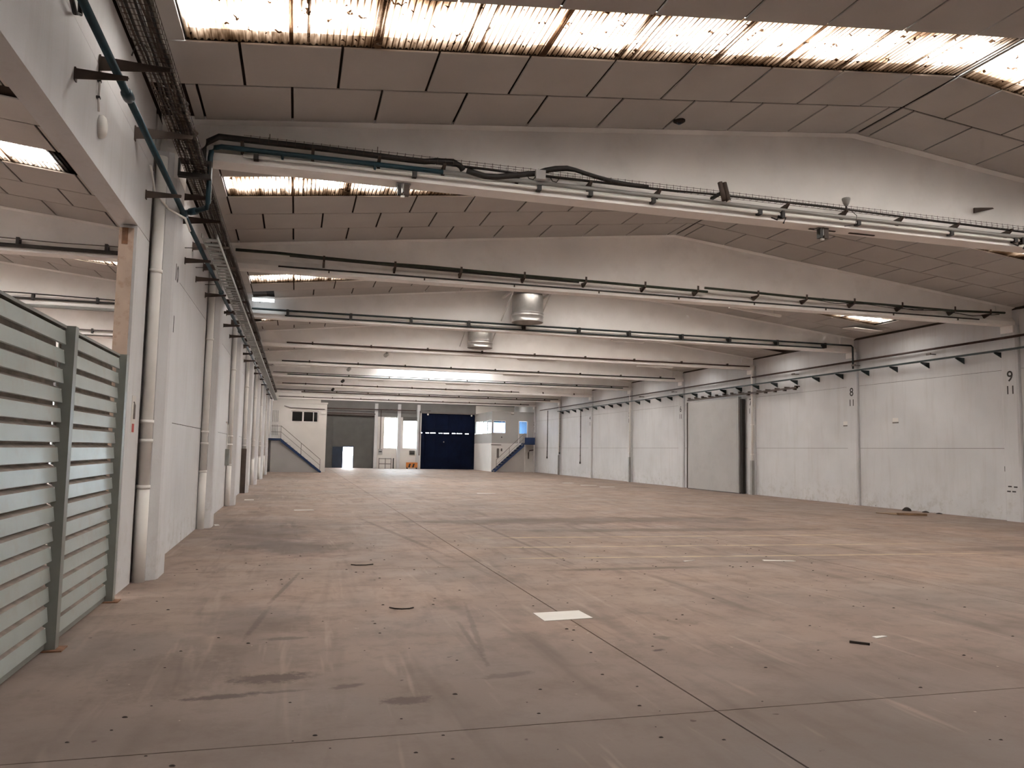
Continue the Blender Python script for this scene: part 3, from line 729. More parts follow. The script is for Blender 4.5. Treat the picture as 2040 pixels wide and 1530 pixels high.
# drops down the wall
for nm, y, zt, zb, r, mt, lab in (('cable_drop', 19.58, 5.2, 1.5, .022, 'black_paint', 'black cable drop with plug hanging beside the 9 column'),
                              ('cable_drop', 48.2, 6.1, 1.5, .02, 'black_paint', 'thin cable drop beside the 5 column'),
                              ('cable_drop', 57.5, 5.1, 1.0, .03, 'grey_cable', 'grey cable drop with switch between the 3 and 4 columns'),
                              ('cable_drop', 65.8, 5.45, 1.3, .03, 'black_paint', 'black cable drop nearest the right office'),
                              ('cable_drop', 62.1, 5.1, 1.7, .03, 'grey_cable', 'grey cable drop on the 3 column')):
    xx = XR-.145 if y in (62.1,) else XR-.03
    t = thing(nm, (xx, y, zb), lab, 'cable')
    MB().tube([(xx, y, zt), (xx, y-.01, (zt+zb)/2), (xx, y+.01, zb+.15)], r, 6).build('cord', mt, t)
    B(xx-.05, xx+.028, y-.05, y+.06, zb, zb+.16).build('plug', 'black_rubber', t)
    for z in (zb+.6, (zt+zb)/2, zt-.5): B(xx-.03, xx+.03, y-.05, y+.05, z, z+.03).build('clip', 'black_rubber', t)
# small signs and sockets
for y, z, lab in ((24.28, 3.12, 'small grey notice on the wall between the 8 and 9 columns'), (27.0, 3.08, 'faded small notice on the wall beside the 8 column')):
    t = thing('notice', (XR-.004, y, z), lab, 'notice')
    B(XR-.008, XR, y-.14, y+.14, z+.06, z+.20).build('plate', 'office_white', t); B(XR-.009, XR, y-.15, y+.15, z, z+.05).build('strip', 'rail_grey', t)
for i, (y, z) in enumerate(((19.66, 1.03), (19.46, 1.02), (19.70, .88), (19.52, .88))):
    o = B(XR-.128, XR-.118, y-.14, y-.02, z, z+.04).build('anchor_bolt', 'black_rubber'); o.location.y -= 0.15
    tag(o, 'dark anchor bolt low on the 9 column, %s' % ('upper far', 'upper near', 'lower far', 'lower near')[i], 'bolt', 'anchor bolts low on the 9 column')

# ---- left office block with stair
ob = thing('office_block', (.1, 66, 0), 'white two-storey office block against the left wall with dark sliding window', 'building')
yb0 = YB(6)-.06
s = MB()
s.box(XL+.02, 2.26, yb0, yb0+.18, 0, 2.5).box(XL+.02, -1.9, yb0, yb0+.18, 2.5, 5.2).box(-1.25, -.36, yb0, yb0+.18, 2.5, 5.2).box(1.64, 2.26, yb0, yb0+.18, 2.5, 5.2)
s.box(-.36, 1.64, yb0, yb0+.18, 2.5, 3.77).box(-.36, 1.64, yb0, yb0+.18, 4.63, 5.2).box(-1.9, -1.25, yb0, yb0+.18, 4.7, 5.2).box(2.10, 2.26, yb0+.18, YBACK, 0, 5.2)
s.build('wall', 'office_white', ob)
B(XL+.02, 2.32, yb0-.06, YBACK, 5.2, 5.32).build('roof_slab', 'office_white', ob)
B(XL+.02, 2.26, yb0+.2, YBACK, 2.4, 2.5).build('floor_slab', 'office_grey', ob)
wdw = B(-.34, 1.62, yb0+.05, yb0+.08, 3.79, 4.61).build('window', 'frame_white', ob)
for a, b2 in ((-.29, .46), (.56, 1.24), (1.30, 1.56)): B(a, b2, yb0+.035, yb0+.048, 3.85, 4.56).build('pane', 'dark_glass', wdw)
B(-.02+.46, .56, yb0+.02, yb0+.048, 3.80, 4.6).build('sash_stile', 'frame_white', wdw)
dd = B(-1.9, -1.25, yb0+.06, yb0+.1, 2.5, 4.7).build('door', 'frame_white', ob)
for i in range(5): B(-1.84+i*.12, -1.79+i*.12, yb0+.03, yb0+.06, 3.75, 4.62).build('louvre', 'office_grey', dd)
for i in range(5): B(-1.84+i*.12, -1.79+i*.12, yb0+.03, yb0+.06, 2.75, 3.55).build('louvre', 'office_grey', dd)
for z in (4.86,): MB().tube([(-.9, yb0-.05, z+.12), (-.45, yb0-.06, z), (2.1, yb0-.06, z-.06)], .03, 6).build('conduit', 'rail_grey', ob)
B(1.85, 2.15, yb0-.10, yb0-.01, 4.45, 4.62).build('lamp', 'white_metal', ob)

def stair(name, xt, xb, ztop, y0, y1, label, rail_posts, mat='stair_blue'):
    """straight flight running along x, top at xt, foot at xb"""
    t = thing(name, (xb, (y0+y1)/2, 0), label, 'staircase')
    L = Vector((xb-xt, 0, -ztop)); d = L.normalized(); nrm = Vector((-d.z, 0, d.x)) if xb > xt else Vector((d.z, 0, -d.x))
    for y in (y0, y1-.05):
        p, q = Vector((xt, y, ztop-.05)), Vector((xb, y, -.0))
        dn = Vector((0, 0, -.26))
        s = MB().loft([[(p.x, yy, p.z), (q.x, yy, max(q.z, 0)+.10), (q.x, yy, .0), (q.x-(.12 if xb > xt else -.12), yy, 0), (p.x, yy, p.z-.26)] for yy in (y, y+.05)])
        s.build('stringer', mat, t)
    n = 12
    for i in range(n):
        f = (i+.5)/n; x = xt+(xb-xt)*f; z = (ztop-.05)*(1-f)
        B(x-.13, x+.13, y0+.05, y1-.05, z-.01, z+.02).build('tread', 'steel_grey', t)
    hr = .92
    for y in (y0+.02,):
        for f in rail_posts:
            x = xt+(xb-xt)*f; z = (ztop-.05)*(1-f)
            MB().tube([(x, y, z-.02), (x, y, z+hr)], .02, 6).build('rail_post', 'rail_grey', t)
        for h in (hr, hr*.52): MB().tube([(xt, y, ztop-.05+h), (xt+(xb-xt)*max(rail_posts), y, (ztop-.05)*(1-max(rail_posts))+h)], .016 if h < hr else .022, 6).build('handrail', 'rail_grey', t)
    return t
st = stair('stair', -1.05, 1.95, 2.56, yb0-1.0, yb0-.02, 'blue-sided steel stair climbing to the left office block', (0.0, .5, .97))
B(XL+.02, -1.05, yb0-1.0, yb0-.02, 2.36, 2.5).build('landing', 'stair_blue', st)
for h in (.92, .48): MB().tube([(XL+.3, yb0-.98, 2.5+h), (-1.05, yb0-.98, 2.5+h)], .018, 6).build('handrail', 'rail_grey', st)
o = MB().loft([[(XL+.3, yb0-.9+dy, 0), (1.75, yb0-.9+dy, 0), (-1.1, yb0-.9+dy, 2.30), (XL+.3, yb0-.9+dy, 2.30)] for dy in (0, .05)]).build('stair_panel', 'block_grey', st)

# ---- right office with stair
ro = thing('office_cabin', (19.1, 73, 0), 'white and grey two-storey office in the right back corner', 'building')
yo = 69.66; xo = 17.12
s = MB(); s.box(xo, XR-.01, yo, yo+.15, 0, 2.55); s.box(xo, xo+.15, yo+.15, YBACK-.01, 0, 2.55); s.build('lower_wall', 'office_white', ro)
s = MB(); s.box(xo, XR-.01, yo, yo+.15, 2.57, 3.49).box(xo, XR-.01, yo, yo+.15, 4.62, 5.35).box(xo, xo+.12, yo, yo+.15, 3.49, 4.62).box(18.42, 19.66, yo, yo+.15, 3.49, 4.62).box(20.5, XR-.01, yo, yo+.15, 3.49, 4.62)
s.box(xo, xo+.15, yo+.15, YBACK-.01, 2.57, 3.45).box(xo, xo+.15, yo+.15, YBACK-.01, 4.68, 5.35)
s.build('upper_wall', 'office_grey', ro)
B(xo-.04, XR-.01, yo-.04, YBACK-.01, 5.35, 5.45).build('roof_slab', 'office_grey', ro)
B(xo+.15, XR-.01, yo+.15, YBACK-.01, 2.45, 2.55).build('floor_slab', 'office_grey', ro)
wq = B(xo+.14, 18.40, yo+.06, yo+.075, 3.51, 4.60).build('window', 'pane_blue', ro)
for a, b2, c, d in ((xo+.12, xo+.17, 3.49, 4.62), (18.36, 18.42, 3.49, 4.62), (xo+.17, 18.36, 3.49, 3.54), (xo+.17, 18.36, 4.57, 4.62), (18.04, 18.07, 3.54, 4.57)):
    B(a, b2, yo+.03, yo+.1, c, d).build('window_frame', 'frame_white', wq)
wq = B(xo+.06, xo+.075, yo+.2, YBACK-.05, 3.47, 4.66).build('window', 'pane_glass', ro)
for i in range(5):
    y = yo+.16+i*1.70; B(xo+.03, xo+.10, y, y+.14, 3.45, 4.68).build('mullion', 'frame_white', wq)
B(xo+.03, xo+.10, yo+.2, YBACK-.65, 3.45, 3.51).build('sill', 'frame_white', wq)
dq = B(19.68, 20.42, yo+.05, yo+.09, 2.57, 4.58).build('door', 'pane_blue', ro)
B(19.62, 19.70, yo-.01, yo+.12, 2.57, 4.62).build('door_frame', 'frame_white', dq); B(20.42, 20.50, yo-.01, yo+.12, 2.57, 4.62).build('door_frame', 'frame_white', dq)
MB().tube([(18.05, yo-.02, 3.12), (18.05, yo+.0, 3.12)], .06, 8).build('vent', 'black_rubber', ro)
B(xo-.05, xo+.9, yo-.03, yo+.0, 2.40, 2.46).build('pipe_strip', 'rail_grey', ro)
for (a, b2, c, d) in ((17.62, 17.82, 1.25, 2.1), (18.0, 18.12, 1.85, 2.1)): B(a, b2, yo-.06, yo-.001, c, d).build('wall_box', 'rail_grey', ro)
MB().tube([(20.6, yo-.05, 1.2), (20.6, yo-.05, 1.75), (20.68, yo-.05, 1.95), (21.1, yo-.05, 2.02)], .05, 8).build('waste_pipe', 'rail_brown', ro)
MB().tube([(18.9, yo-.04, 5.28), (19.15, yo-.04, 5.28)], .09, 8).build('lamp', 'tube_white', ro)
st2 = stair('stair', 19.9, 17.15, 2.62, yo-1.05, yo-.07, 'blue-sided steel stair climbing to the right corner office', (0.04, .5, .93))
B(19.9, 20.9, yo-1.05, yo-.07, 2.48, 2.62).build('landing', 'stair_blue', st2)
B(19.95, 20.9, yo-1.05, yo-1.02, 2.62, 3.12).build('landing_panel', 'stair_blue', st2)
for x in (19.95, 20.88): MB().tube([(x, yo-1.03, 2.6), (x, yo-1.03, 3.6)], .022, 6).build('rail_post', 'rail_grey', st2)
for x in (20.0, 20.85): B(x-.04, x+.04, yo-1.0, yo-.92, 0, 2.48).build('leg', 'office_white', st2)

# ---- things by the back wall
bt = thing('barrier', (10.9, YBACK-.5, 0), 'orange barrier with dark stripes below the back window', 'barrier')
B(10.35, 11.45, YBACK-.55, YBACK-.45, .12, .62).build('board', 'orange_paint', bt)
for x in (10.55, 10.92): MB().loft([[(x, YBACK-.56, .14), (x+.16, YBACK-.56, .14), (x+.26, YBACK-.56, .5), (x+.10, YBACK-.56, .5)], [(x, YBACK-.552, .14), (x+.16, YBACK-.552, .14), (x+.26, YBACK-.552, .5), (x+.10, YBACK-.552, .5)]]).build('stripe', 'black_paint', bt)
for x in (10.4, 11.3): B(x, x+.1, YBACK-.7, YBACK-.3, 0, .12).build('foot', 'black_rubber', bt)
gr_ = thing('guard_rail', (8.3, YBACK-.6, 0), 'grey tubular guard rail in front of the tall back window', 'railing')
for x in (7.75, 8.35, 8.9): MB().tube([(x, YBACK-.6, 0), (x, YBACK-.6, 1.0)], .035, 8).build('post', 'rail_grey', gr_)
for z in (.45, .95): MB().tube([(7.75, YBACK-.6, z), (8.9, YBACK-.6, z)], .035, 8).build('rail', 'rail_grey', gr_)
o = B(9.1, 9.2, YBACK-.32, YBACK-.22, 0, 1.0).build('bollard', 'black_rubber'); tag(o, 'slim dark bollard beside the guard rail', 'bollard')
eb = thing('switch_box', (11.0, YBACK-.1, 1.35), 'dark electrical switch box under the right-hand back window', 'switch box')
B(10.7, 11.2, YBACK-.12, YBACK-.001, 1.35, 1.75).build('case', 'gate_grey', eb); B(10.75, 11.15, YBACK-.14, YBACK-.12, 1.42, 1.55).build('panel', 'black_rubber', eb)
eb = thing('switch_box', (7.95, YBACK-.1, 1.35), 'grey electrical box with dark slots beside the grey gate', 'switch box')
B(7.7, 8.1, YBACK-.12, YBACK-.001, 1.3, 1.85).build('case', 'block_grey', eb); B(7.76, 8.04, YBACK-.135, YBACK-.12, 1.55, 1.65).build('slot', 'black_rubber', eb)
for x, z0, lab in ((7.85, 1.85, 'dark conduit dropping to the box beside the grey gate'), (11.62, 1.3, 'dark conduit on the pillar beside the blue gate')):
    o = MB().tube([(x, YBACK-.2, z0), (x, YBACK-.2, 5.6), (x+1.0, YBACK-.2, 5.65)], .04, 6).build('conduit', 'rail_brown'); tag(o, lab, 'conduit')
for z, lab in ((5.6, 'upper brown pipe along the back wall above the gates'), (5.15, 'lower brown pipe along the back wall above the grey gate')):
    o = MB().tube([(2.4, YBACK-.3, z), (11.2 if z > 5.4 else 7.3, YBACK-.3, z+.02)], .05, 8).build('wall_pipe', 'rail_brown'); tag(o, lab, 'pipe')
for i, x in enumerate((12.4, 16.75)):
    MB().tube([(x, YBACK-.12, 5.30), (x, YBACK+.04, 5.30)], [.09, .05], 10).build('spotlight', 'tube_white', d3)

# ================================================================== LOUVRED FENCE in the opening
fe = thing('louvre_fence', (-2.03, 7.9, 0), 'grey-green louvred metal fence closing the opening to the next hall', 'fence')
FX = -2.03
def slat_profile():
    # blade seen along y: flat face leaning out at the bottom, short drip lip, return at the top
    return [(.052, 0), (.060, .004), (.045, .128), (-.020, .158), (-.024, .205), (-.032, .205), (-.030, .152), (.035, .122), (.050, .012), (.036, .008), (.036, 0)]
prof = slat_profile(); PITCH_S = .1765
slat_cache = {}
def slat(y0, y1, z):
    d = round(y1-y0, 3)
    if d not in slat_cache:
        s = MB().loft([[(a, yy, b2) for a, b2 in prof] for yy in (-d/2, d/2)])
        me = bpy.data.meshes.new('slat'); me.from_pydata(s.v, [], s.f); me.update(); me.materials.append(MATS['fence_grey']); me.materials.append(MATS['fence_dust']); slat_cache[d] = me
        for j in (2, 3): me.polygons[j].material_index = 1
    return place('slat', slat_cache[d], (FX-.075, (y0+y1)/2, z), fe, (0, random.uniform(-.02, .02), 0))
posts = [5.68, 7.97, 10.26]
for i in range(16):
    z = .075 + PITCH_S*i
    for a, b2 in ((posts[0]+.06, posts[1]-.0), (posts[1]+.09, posts[2]-.0)):
        slat(a, b2, z)
        B(FX-.07, FX-.03, b2-.03, b2-.005, z+.10, z+.13).build('pin', 'white_metal', fe)
for y in posts:
    p = B(FX-.055, FX+.055, y, y+.11, .012, 2.90).build('post', 'fence_post', fe)
    B(FX-.10, FX+.12, y-.05, y+.15, 0, .012).build('foot_plate', 'rust', fe)
for a, b2 in ((posts[0]+.11, posts[1]), (posts[1]+.11, posts[2])): B(FX-.10, FX-.03, a, b2, .02, .07).build('bottom_rail', 'fence_post', fe)
for a, b2 in ((posts[0]+.11, posts[1]), (posts[1]+.11, posts[2])): B(FX-.11, FX-.02, a, b2, 2.875, 2.90).build('top_cap', 'fence_post', fe)

# fire extinguisher sign on the pier
sg = thing('safety_sign', (XL, 11.2, 2.05), 'small white sign with red extinguisher print on the pier beside the fence', 'sign')
B(XL, XL+.006, 11.06, 11.30, 1.98, 2.46).build('plate', 'paper_white', sg)
B(XL+.006, XL+.0075, 11.11, 11.25, 1.99, 2.10).build('red_field', 'red_print', sg)
MB().tube([(XL+.006, 11.18, 2.16), (XL+.006, 11.18, 2.34), (XL+.006, 11.18, 2.37)], [.022, .022, .010], 10).build('extinguisher_print', 'rail_grey', sg)
B(XL+.006, XL+.008, 11.14, 11.22, 2.37, 2.385).build('handle_print', 'black_paint', sg)

# ================================================================== LEFT WALL SERVICES
PX = -1.70
bp_ = thing('blue_pipe', (PX, 30, 5.2), 'long blue compressed-air pipe on brackets along the left wall', 'pipe')
MB().tube([(PX, 2.0, 5.2), (PX, 58.0, 5.2)], .036, 12).build('pipe', 'blue_pipe', bp_, smooth=True)
for y in (8.05, 12.1, 18.2, 24.2, 30.2): MB().tube([(PX, y, 5.2), (PX, y+.03, 5.2), (PX, y+.15, 5.2), (PX, y+.18, 5.2)], [.04, .055, .055, .04], 12).build('coupling', 'blue_pipe', bp_, smooth=True)
# feeder that rises to the first beam
fd = thing('blue_pipe', (0, 11.88, 6.1), 'blue pipe rising from the wall pipe and running along the first beam', 'pipe')
MB().tube([(PX, 12.2, 5.22), (-1.52, 12.1, 5.24), (-1.37, 11.95, 5.26), (-1.345, 11.90, 5.32), (-1.345, 11.88, 5.5), (-1.345, 11.87, 5.98), (-1.335, 11.87, 6.07), (-1.29, 11.87, 6.13), (-1.20, 11.87, 6.155), (2.05, 11.87, 6.145)], .038, 12).build('pipe', 'blue_pipe', fd, smooth=True)
MB().tube([(-1.62, 12.16, 5.23), (-1.52, 12.1, 5.24)], .052, 12).build('valve', 'blue_pipe', fd, smooth=True)
for x in (-.35, 1.0): MB().tube([(x, 11.87, 6.15), (x, 11.87, 6.06)], [.03, .015], 8).build('tee', 'blue_pipe', fd)
# brackets
def bracket(y, z, length, h0, lab, grp):
    t = MB(); x0 = XL+.002
    # channel section: web plus thin flanges, tapering to the tip
    t.loft([[(x0, y, z+h0*.35), (x0+length, y, z+.02), (x0+length, y, z-.02), (x0, y, z-h0*.65)], [(x0, y+.012, z+h0*.35), (x0+length, y+.012, z+.02), (x0+length, y+.012, z-.02), (x0, y+.012, z-h0*.65)]])
    t.loft([[(x0, y+.012, z+h0*.35), (x0+length, y+.012, z+.02), (x0+length, y+.05, z+.02), (x0, y+.05, z+h0*.35)], [(x0, y+.012, z+h0*.35-.01), (x0+length, y+.012, z+.012), (x0+length, y+.05, z+.012), (x0, y+.05, z+h0*.35-.01)]])
    t.box(x0-.001, x0+.012, y-.005, y+.06, z-h0*.75, z+h0*.45)
    o = t.build('wall_bracket', 'bracket_brown'); tag(o, lab, 'bracket', grp); return o
ty = [6.6, 8.43, 10.24, 12.75, 14.06, 15.9, 17.7, 20.0, 21.8, 23.6, 25.4, 27.6, 29.5, 31.4, 33.3, 35.6, 37.6, 39.7, 42, 45, 48, 51, 54, 57]
for i, y in enumerate(ty):
    bracket(y, 5.64, .66, .15, 'tapered brown bracket under the cable basket, %s from the camera' % ordinal[i], 'brackets under the cable basket')
py_ = [5.9, 7.62, 11.13, 14.98, 16.6, 18.3, 20.6, 22.8, 25.0, 27.2, 29.6, 32.0, 34.6, 37.4, 40.6, 44.0, 48.0, 52.0, 56.0]
for i, y in enumerate(py_):
    bracket(y, 5.145, .44, .10, 'tapered brown bracket under the blue wall pipe, %s from the camera' % ordinal[i], 'brackets under the blue wall pipe')
for i, y in enumerate((14.9, 16.5, 18.2)):
    o = MB().tube([(XL+.004, y, 5.34), (XL+.30, y, 5.36), (XL+.31, y, 5.2)], .008, 6).build('wire_hook', 'black_paint')
    tag(o, 'thin square wire hook above the blue pipe, %s past the 10 column' % ordinal[i], 'hook', 'wire hooks over the blue pipe')
# wire cable basket with its cables
tr = thing('cable_basket', (-1.5, 30, 5.70), 'wire-mesh cable basket full of cables along the top of the left wall', 'cable tray')
s = MB()
for x, z in ((-1.66, 5.76), (-1.66, 5.70), (-1.58, 5.70), (-1.50, 5.70), (-1.42, 5.70), (-1.36, 5.70), (-1.36, 5.76)): s.tube([(x, 2, z), (x, 58, z)], .004, 4)
y = 4.0
while y < 30:
    s.tube([(-1.66, y, 5.765), (-1.66, y, 5.696), (-1.36, y, 5.696), (-1.36, y, 5.765)], .0035, 4); y += .10
s.build('wire_mesh', 'bracket_brown', tr, kind='stuff')
def wobble(x0, z0, y0, y1, amp, step, seed):
    rn = random.Random(seed); p = []; y = y0
    while y <= y1:
        p.append((x0 + rn.uniform(-amp, amp), y, z0 + rn.uniform(-amp*.3, amp*.5))); y += step
    return p
cabs = [(-1.63, .012, 'brown_cable'), (-1.595, .016, 'black_rubber'), (-1.555, .010, 'grey_cable'), (-1.52, .018, 'black_rubber'), (-1.475, .014, 'brown_cable'), (-1.44, .017, 'brown_cable'), (-1.405, .020, 'black_rubber'), (-1.38, .013, 'grey_cable'), (-1.43, .014, 'black_rubber'), (-1.50, .012, 'grey_cable')]
for i, (x, r, mt) in enumerate(cabs):
    z = 5.705 + r + (.03 if i > 7 else 0)
    o = MB().tube(wobble(x, z, 2.0, 58, .012, .35, i), r, 6).build('cable', mt, smooth=True)
    tag(o, '%s cable from the wall lying in the wire basket, %s' % (ordinal[i], {'brown_cable': 'brown', 'black_rubber': 'black', 'grey_cable': 'grey'}[mt]), 'cable', 'cables lying in the wire basket')
for i in range(7):
    y = 9.6 + i*.31
    x = -1.40-.02*(i % 3); zz_ = 5.76+.015*(i % 2)
    o = MB().tube([(x-.16, y-.5, 5.75), (x-.05, y-.2, zz_+.06), (x+.04, y, zz_+.03), (x-.02, y+.25, zz_+.07), (x-.10, y+.55, 5.75)], .013, 6).build('loose_cable', ('black_rubber', 'brown_cable')[i % 2], smooth=True)
    tag(o, 'loose %s cable loop bulging from the wire basket before the first beam, %s' % (('black', 'brown')[i % 2], ordinal[i]), 'cable', 'loose cable loops in the wire basket')
cl = thing('cable_clamp', (-1.42, 11.7, 5.62), 'black clamp bundling cables where the basket meets the first beam', 'clamp')
B(-1.74, -1.30, 11.66, 11.76, 5.60, 5.66).build('plate', 'black_rubber', cl); B(-1.74, -1.30, 11.66, 11.76, 5.80, 5.85).build('plate', 'black_rubber', cl)
B(-1.74, -1.71, 11.66, 11.76, 5.66, 5.80).build('side', 'black_rubber', cl); B(-1.33, -1.30, 11.66, 11.76, 5.66, 5.80).build('side', 'black_rubber', cl)
# solid galvanised tray further along, beside the pipe
gt = thing('cable_tray', (-1.5, 36, 5.2), 'grey galvanised ladder tray beside the blue pipe further along the left wall', 'cable tray')
for x in (-1.62, -1.385): B(x, x+.018, 13.6, 60, 5.23, 5.30).build('side_rail', 'galv_dull', gt)
n_r = 0; y = 13.7
while n_r < 150:
    B(-1.602, -1.385, y, y+.16, 5.232, 5.245).build('rung', 'galv_dull', gt); y += .308; n_r += 1
# oval bulkhead lamp on the lintel
lp = thing('bulkhead_lamp', (XL+.03, 8.55, 5.02), 'oval white bulkhead lamp with conduit on the lintel above the fence', 'lamp')
rings = []
for f, rr in ((0, 1), (.5, 1), (.85, .8), (1, .45)):
    rings.append([(XL+.001+f*.07, 8.60+.09*rr*math.cos(a), 5.03+.12*rr*math.sin(a)) for a in [2*math.pi*i/16 for i in range(16)]])
MB().loft(rings).build('diffuser', 'tube_white', lp, smooth=True)
MB().tube([(XL+.02, 8.42, 5.50), (XL+.02, 8.42, 5.25), (XL+.02, 8.46, 5.13)], .012, 6).build('conduit', 'white_metal', lp)
for z in (5.42, 5.25): B(XL, XL+.034, 8.40, 8.445, z, z+.02).build('clip', 'black_rubber', lp)
o = MB().tube([(XL+.05, 6.9, 5.75), (XL+.05, 7.35, 5.55), (XL+.05, 7.50, 5.62), (XL+.05, 7.45, 5.9)], .022, 8).build('bent_pipe', 'black_rubber', smooth=True)
tag(o, 'short bent black pipe at the top left above the lintel', 'pipe')
o = MB().tube([(-1.75, 8.45, 5.75), (-1.72, 8.5, 5.92), (-1.64, 8.5, 5.90), (-1.55, 8.45, 5.76)], .008, 6).build('stray_wire', 'black_paint')
tag(o, 'thin stray wire arching over the bracket above the lintel lamp', 'wire')
o = MB().tube([(XL+.03, 11.2, 5.55), (XL+.05, 11.5, 5.28), (XL+.20, 11.7, 5.12), (XL+.40, 11.9, 5.06), (XL+.46, 12.0, 4.9)], .016, 6).build('white_cable', 'tube_white', smooth=True)
tag(o, 'white cable sagging past the blue pipe at the 10 column', 'cable')
sx = thing('socket_box', (XL+.05, 26.0, 1.4), 'grey socket box with conduit between the second and third left columns', 'socket')
B(XL+.002, XL+.12, 25.55, 25.75, 1.25, 1.75).build('case', 'galv_dull', sx); MB().tube([(XL+.04, 25.65, 1.75), (XL+.04, 25.65, 2.5), (XL+.04, 25.0, 2.55)], .018, 6).build('conduit', 'white_metal', sx)

# ================================================================== SERVICES ON THE BEAMS
def along(y, pts): return [(x, y, z) for x, z in pts]
# --- first beam
y1 = YB(-1)-.30
o = MB().tube([(-1.55, 11.9, 5.72), (-1.46, 11.86, 5.80)] + along(y1, [(-1.44, 5.90), (-1.44, 6.06), (-1.38, 6.2), (-1.24, 6.29), (-0.8, 6.29), (0.27, 6.29), (1.4, 6.27), (1.75, 6.27), (1.94, 6.3), (2.2, 6.32), (2.32, 6.26), (2.36, 6.20)]), .045, 10).build('insulated_pipe', 'black_rubber', smooth=True)
tag(o, 'thick black insulated line bending up onto the first beam', 'pipe')
o = MB().tube(along(y1-.02, [(2.42, 6.2), (2.54, 6.17), (2.71, 6.14), (2.91, 6.15), (3.24, 6.22), (3.56, 6.28), (3.7, 6.34), (3.87, 6.39), (4.07, 6.42), (4.21, 6.41), (4.39, 6.37), (4.61, 6.33), (4.87, 6.29), (5.14, 6.27), (5.5, 6.265)]), [.05]+[.045]*8+[.035]*6, 10).build('black_cable', 'black_rubber', smooth=True)
tag(o, 'thick black cable humped over the middle of the first beam', 'cable')
o = MB().tube(along(y1, [(1.5, 6.275), (3.2, 6.25), (4.2, 6.26), (5.6, 6.25), (6.7, 6.275), (9, 6.28), (10.6, 6.26), (13.4, 6.23), (20.8, 6.2)]), .018, 6).build('thin_cable', 'black_rubber')
tag(o, 'thin black cable lying along the wire basket of the first beam', 'cable')
wb1 = thing('wire_basket', (9, y1, 6.3), 'narrow wire-mesh basket with hoops along the first beam', 'cable tray')
s = MB()
for dy, z in ((-.05, 6.265), (.05, 6.265), (-.05, 6.335), (.05, 6.335)): s.tube([(-.9, y1+dy, z), (21.0, y1+dy, z-.03)], .0035, 4)
x = -.8
while x < 20.9:
    zz0 = -.03*(x+.9)/21.9
    s.tube([(x, y1-.05, 6.35+zz0), (x, y1-.05, 6.262+zz0), (x, y1+.05, 6.262+zz0), (x, y1+.05, 6.35+zz0)], .004, 4); x += .125
s.build('hoops', 'bracket_brown', wb1, kind='stuff')
for i, x in enumerate((-.94, .06, 1.04, 2.04, 3.24, 4.46, 5.69, 8.14, 9.34, 10.54, 11.8, 13.04, 14.6, 16.2, 17.8, 19.4)):
    MB().loft([[(x+dx, YB(-1)-.10, 6.23), (x+dx, y1-.06, 6.255), (x+dx, y1-.06, 6.235), (x+dx, YB(-1)-.18, 6.10)] for dx in (0, .045)]).build('arm', 'bracket_brown', wb1)
gp = thing('grey_conduit', (10, YB(-1)-.24, 6.15), 'grey conduit continuing the blue pipe along the first beam', 'conduit')
MB().tube([(2.05, 11.87, 6.145), (20.9, 11.87, 6.12)], .036, 10).build('pipe', 'steel_grey', gp, smooth=True)
lt = thing('white_trunking', (10, YB(-1)-.22, 6.06), 'white round trunking along the lower flange of the first beam', 'trunking')
MB().tube([(-.9, 11.90, 6.068), (20.9, 11.90, 6.068)], .026, 10).build('tube', 'tube_white', lt, smooth=True)
for x in (-.72, 1.61, 3.62, 4.5, 5.62, 7.64, 8.09, 9.66, 11.71, 13.21, 15.3, 17.4, 19.5):
    B(x-.035, x+.035, 11.845, 11.955, 6.02, 6.10).build('clamp', 'black_rubber', lt)
jb = thing('junction_box', (3.60, y1-.1, 6.2), 'small grey junction box with looped wires on the first beam', 'junction box')
B(3.52, 3.68, y1-.12, y1-.06, 6.16, 6.31).build('case', 'office_grey', jb)
for x in (3.46, 3.85): MB().tube([(x-.08, y1-.09, 6.21), (x-.05, y1-.1, 6.15), (x+.02, y1-.1, 6.14), (x+.06, y1-.09, 6.2)], .008, 6).build('wire_loop', 'black_rubber', jb)
# fittings hanging on the first beam
def lamp_box(name, x, y, z, label):
    t = thing(name, (x, y, z), label, 'lamp')
    B(x-.09, x-.035, y-.05, y+.05, z, z+.17).build('can', 'black_rubber', t); B(x+.0, x+.085, y-.05, y+.05, z, z+.17).build('can', 'bracket_brown', t)
    B(x-.02, x+.0, y-.04, y+.04, z+.05, z+.20).build('stem', 'steel_grey', t); B(x-.04, x+.02, y-.02, y+.02, z-.03, z).build('lens', 'tube_white', t)
    B(x-.11, x+.11, y-.03, y+.13, z+.17, z+.19).build('plate', 'steel_grey', t)
    return t
lamp_box('spot_lamp', 1.47, 12.08, 5.775, 'dark twin spot lamp hanging under the first beam by the skylight')
lamp_box('spot_lamp', 9.06, 12.08, 5.775, 'twin spot lamp hanging under the first beam near the ridge')
t = thing('flood_lamp', (6.86, 11.74, 6.1), 'dark twin-tube lamp mounted on the front of the first beam', 'lamp')
for dx in (-.035, .045):
    MB().tube([(6.80+dx, 11.70, 6.44), (6.86+dx, 11.66, 6.12)], .042, 12).build('tube', 'bracket_brown', t, smooth=True)
MB().tube([(6.905, 11.655, 6.118), (6.908, 11.653, 6.11)], .036, 12).build('lens', 'tube_white', t); B(6.76, 6.82, 11.72, 12.02, 6.24, 6.28).build('arm', 'black_rubber', t)
t = thing('siren_horn', (9.36, 11.8, 6.25), 'small dark siren horn standing on the wire basket near the ridge', 'siren')
MB().tube([(9.36, 11.82, 6.26), (9.36, 11.81, 6.34)], .014, 8).build('stem', 'black_rubber', t)
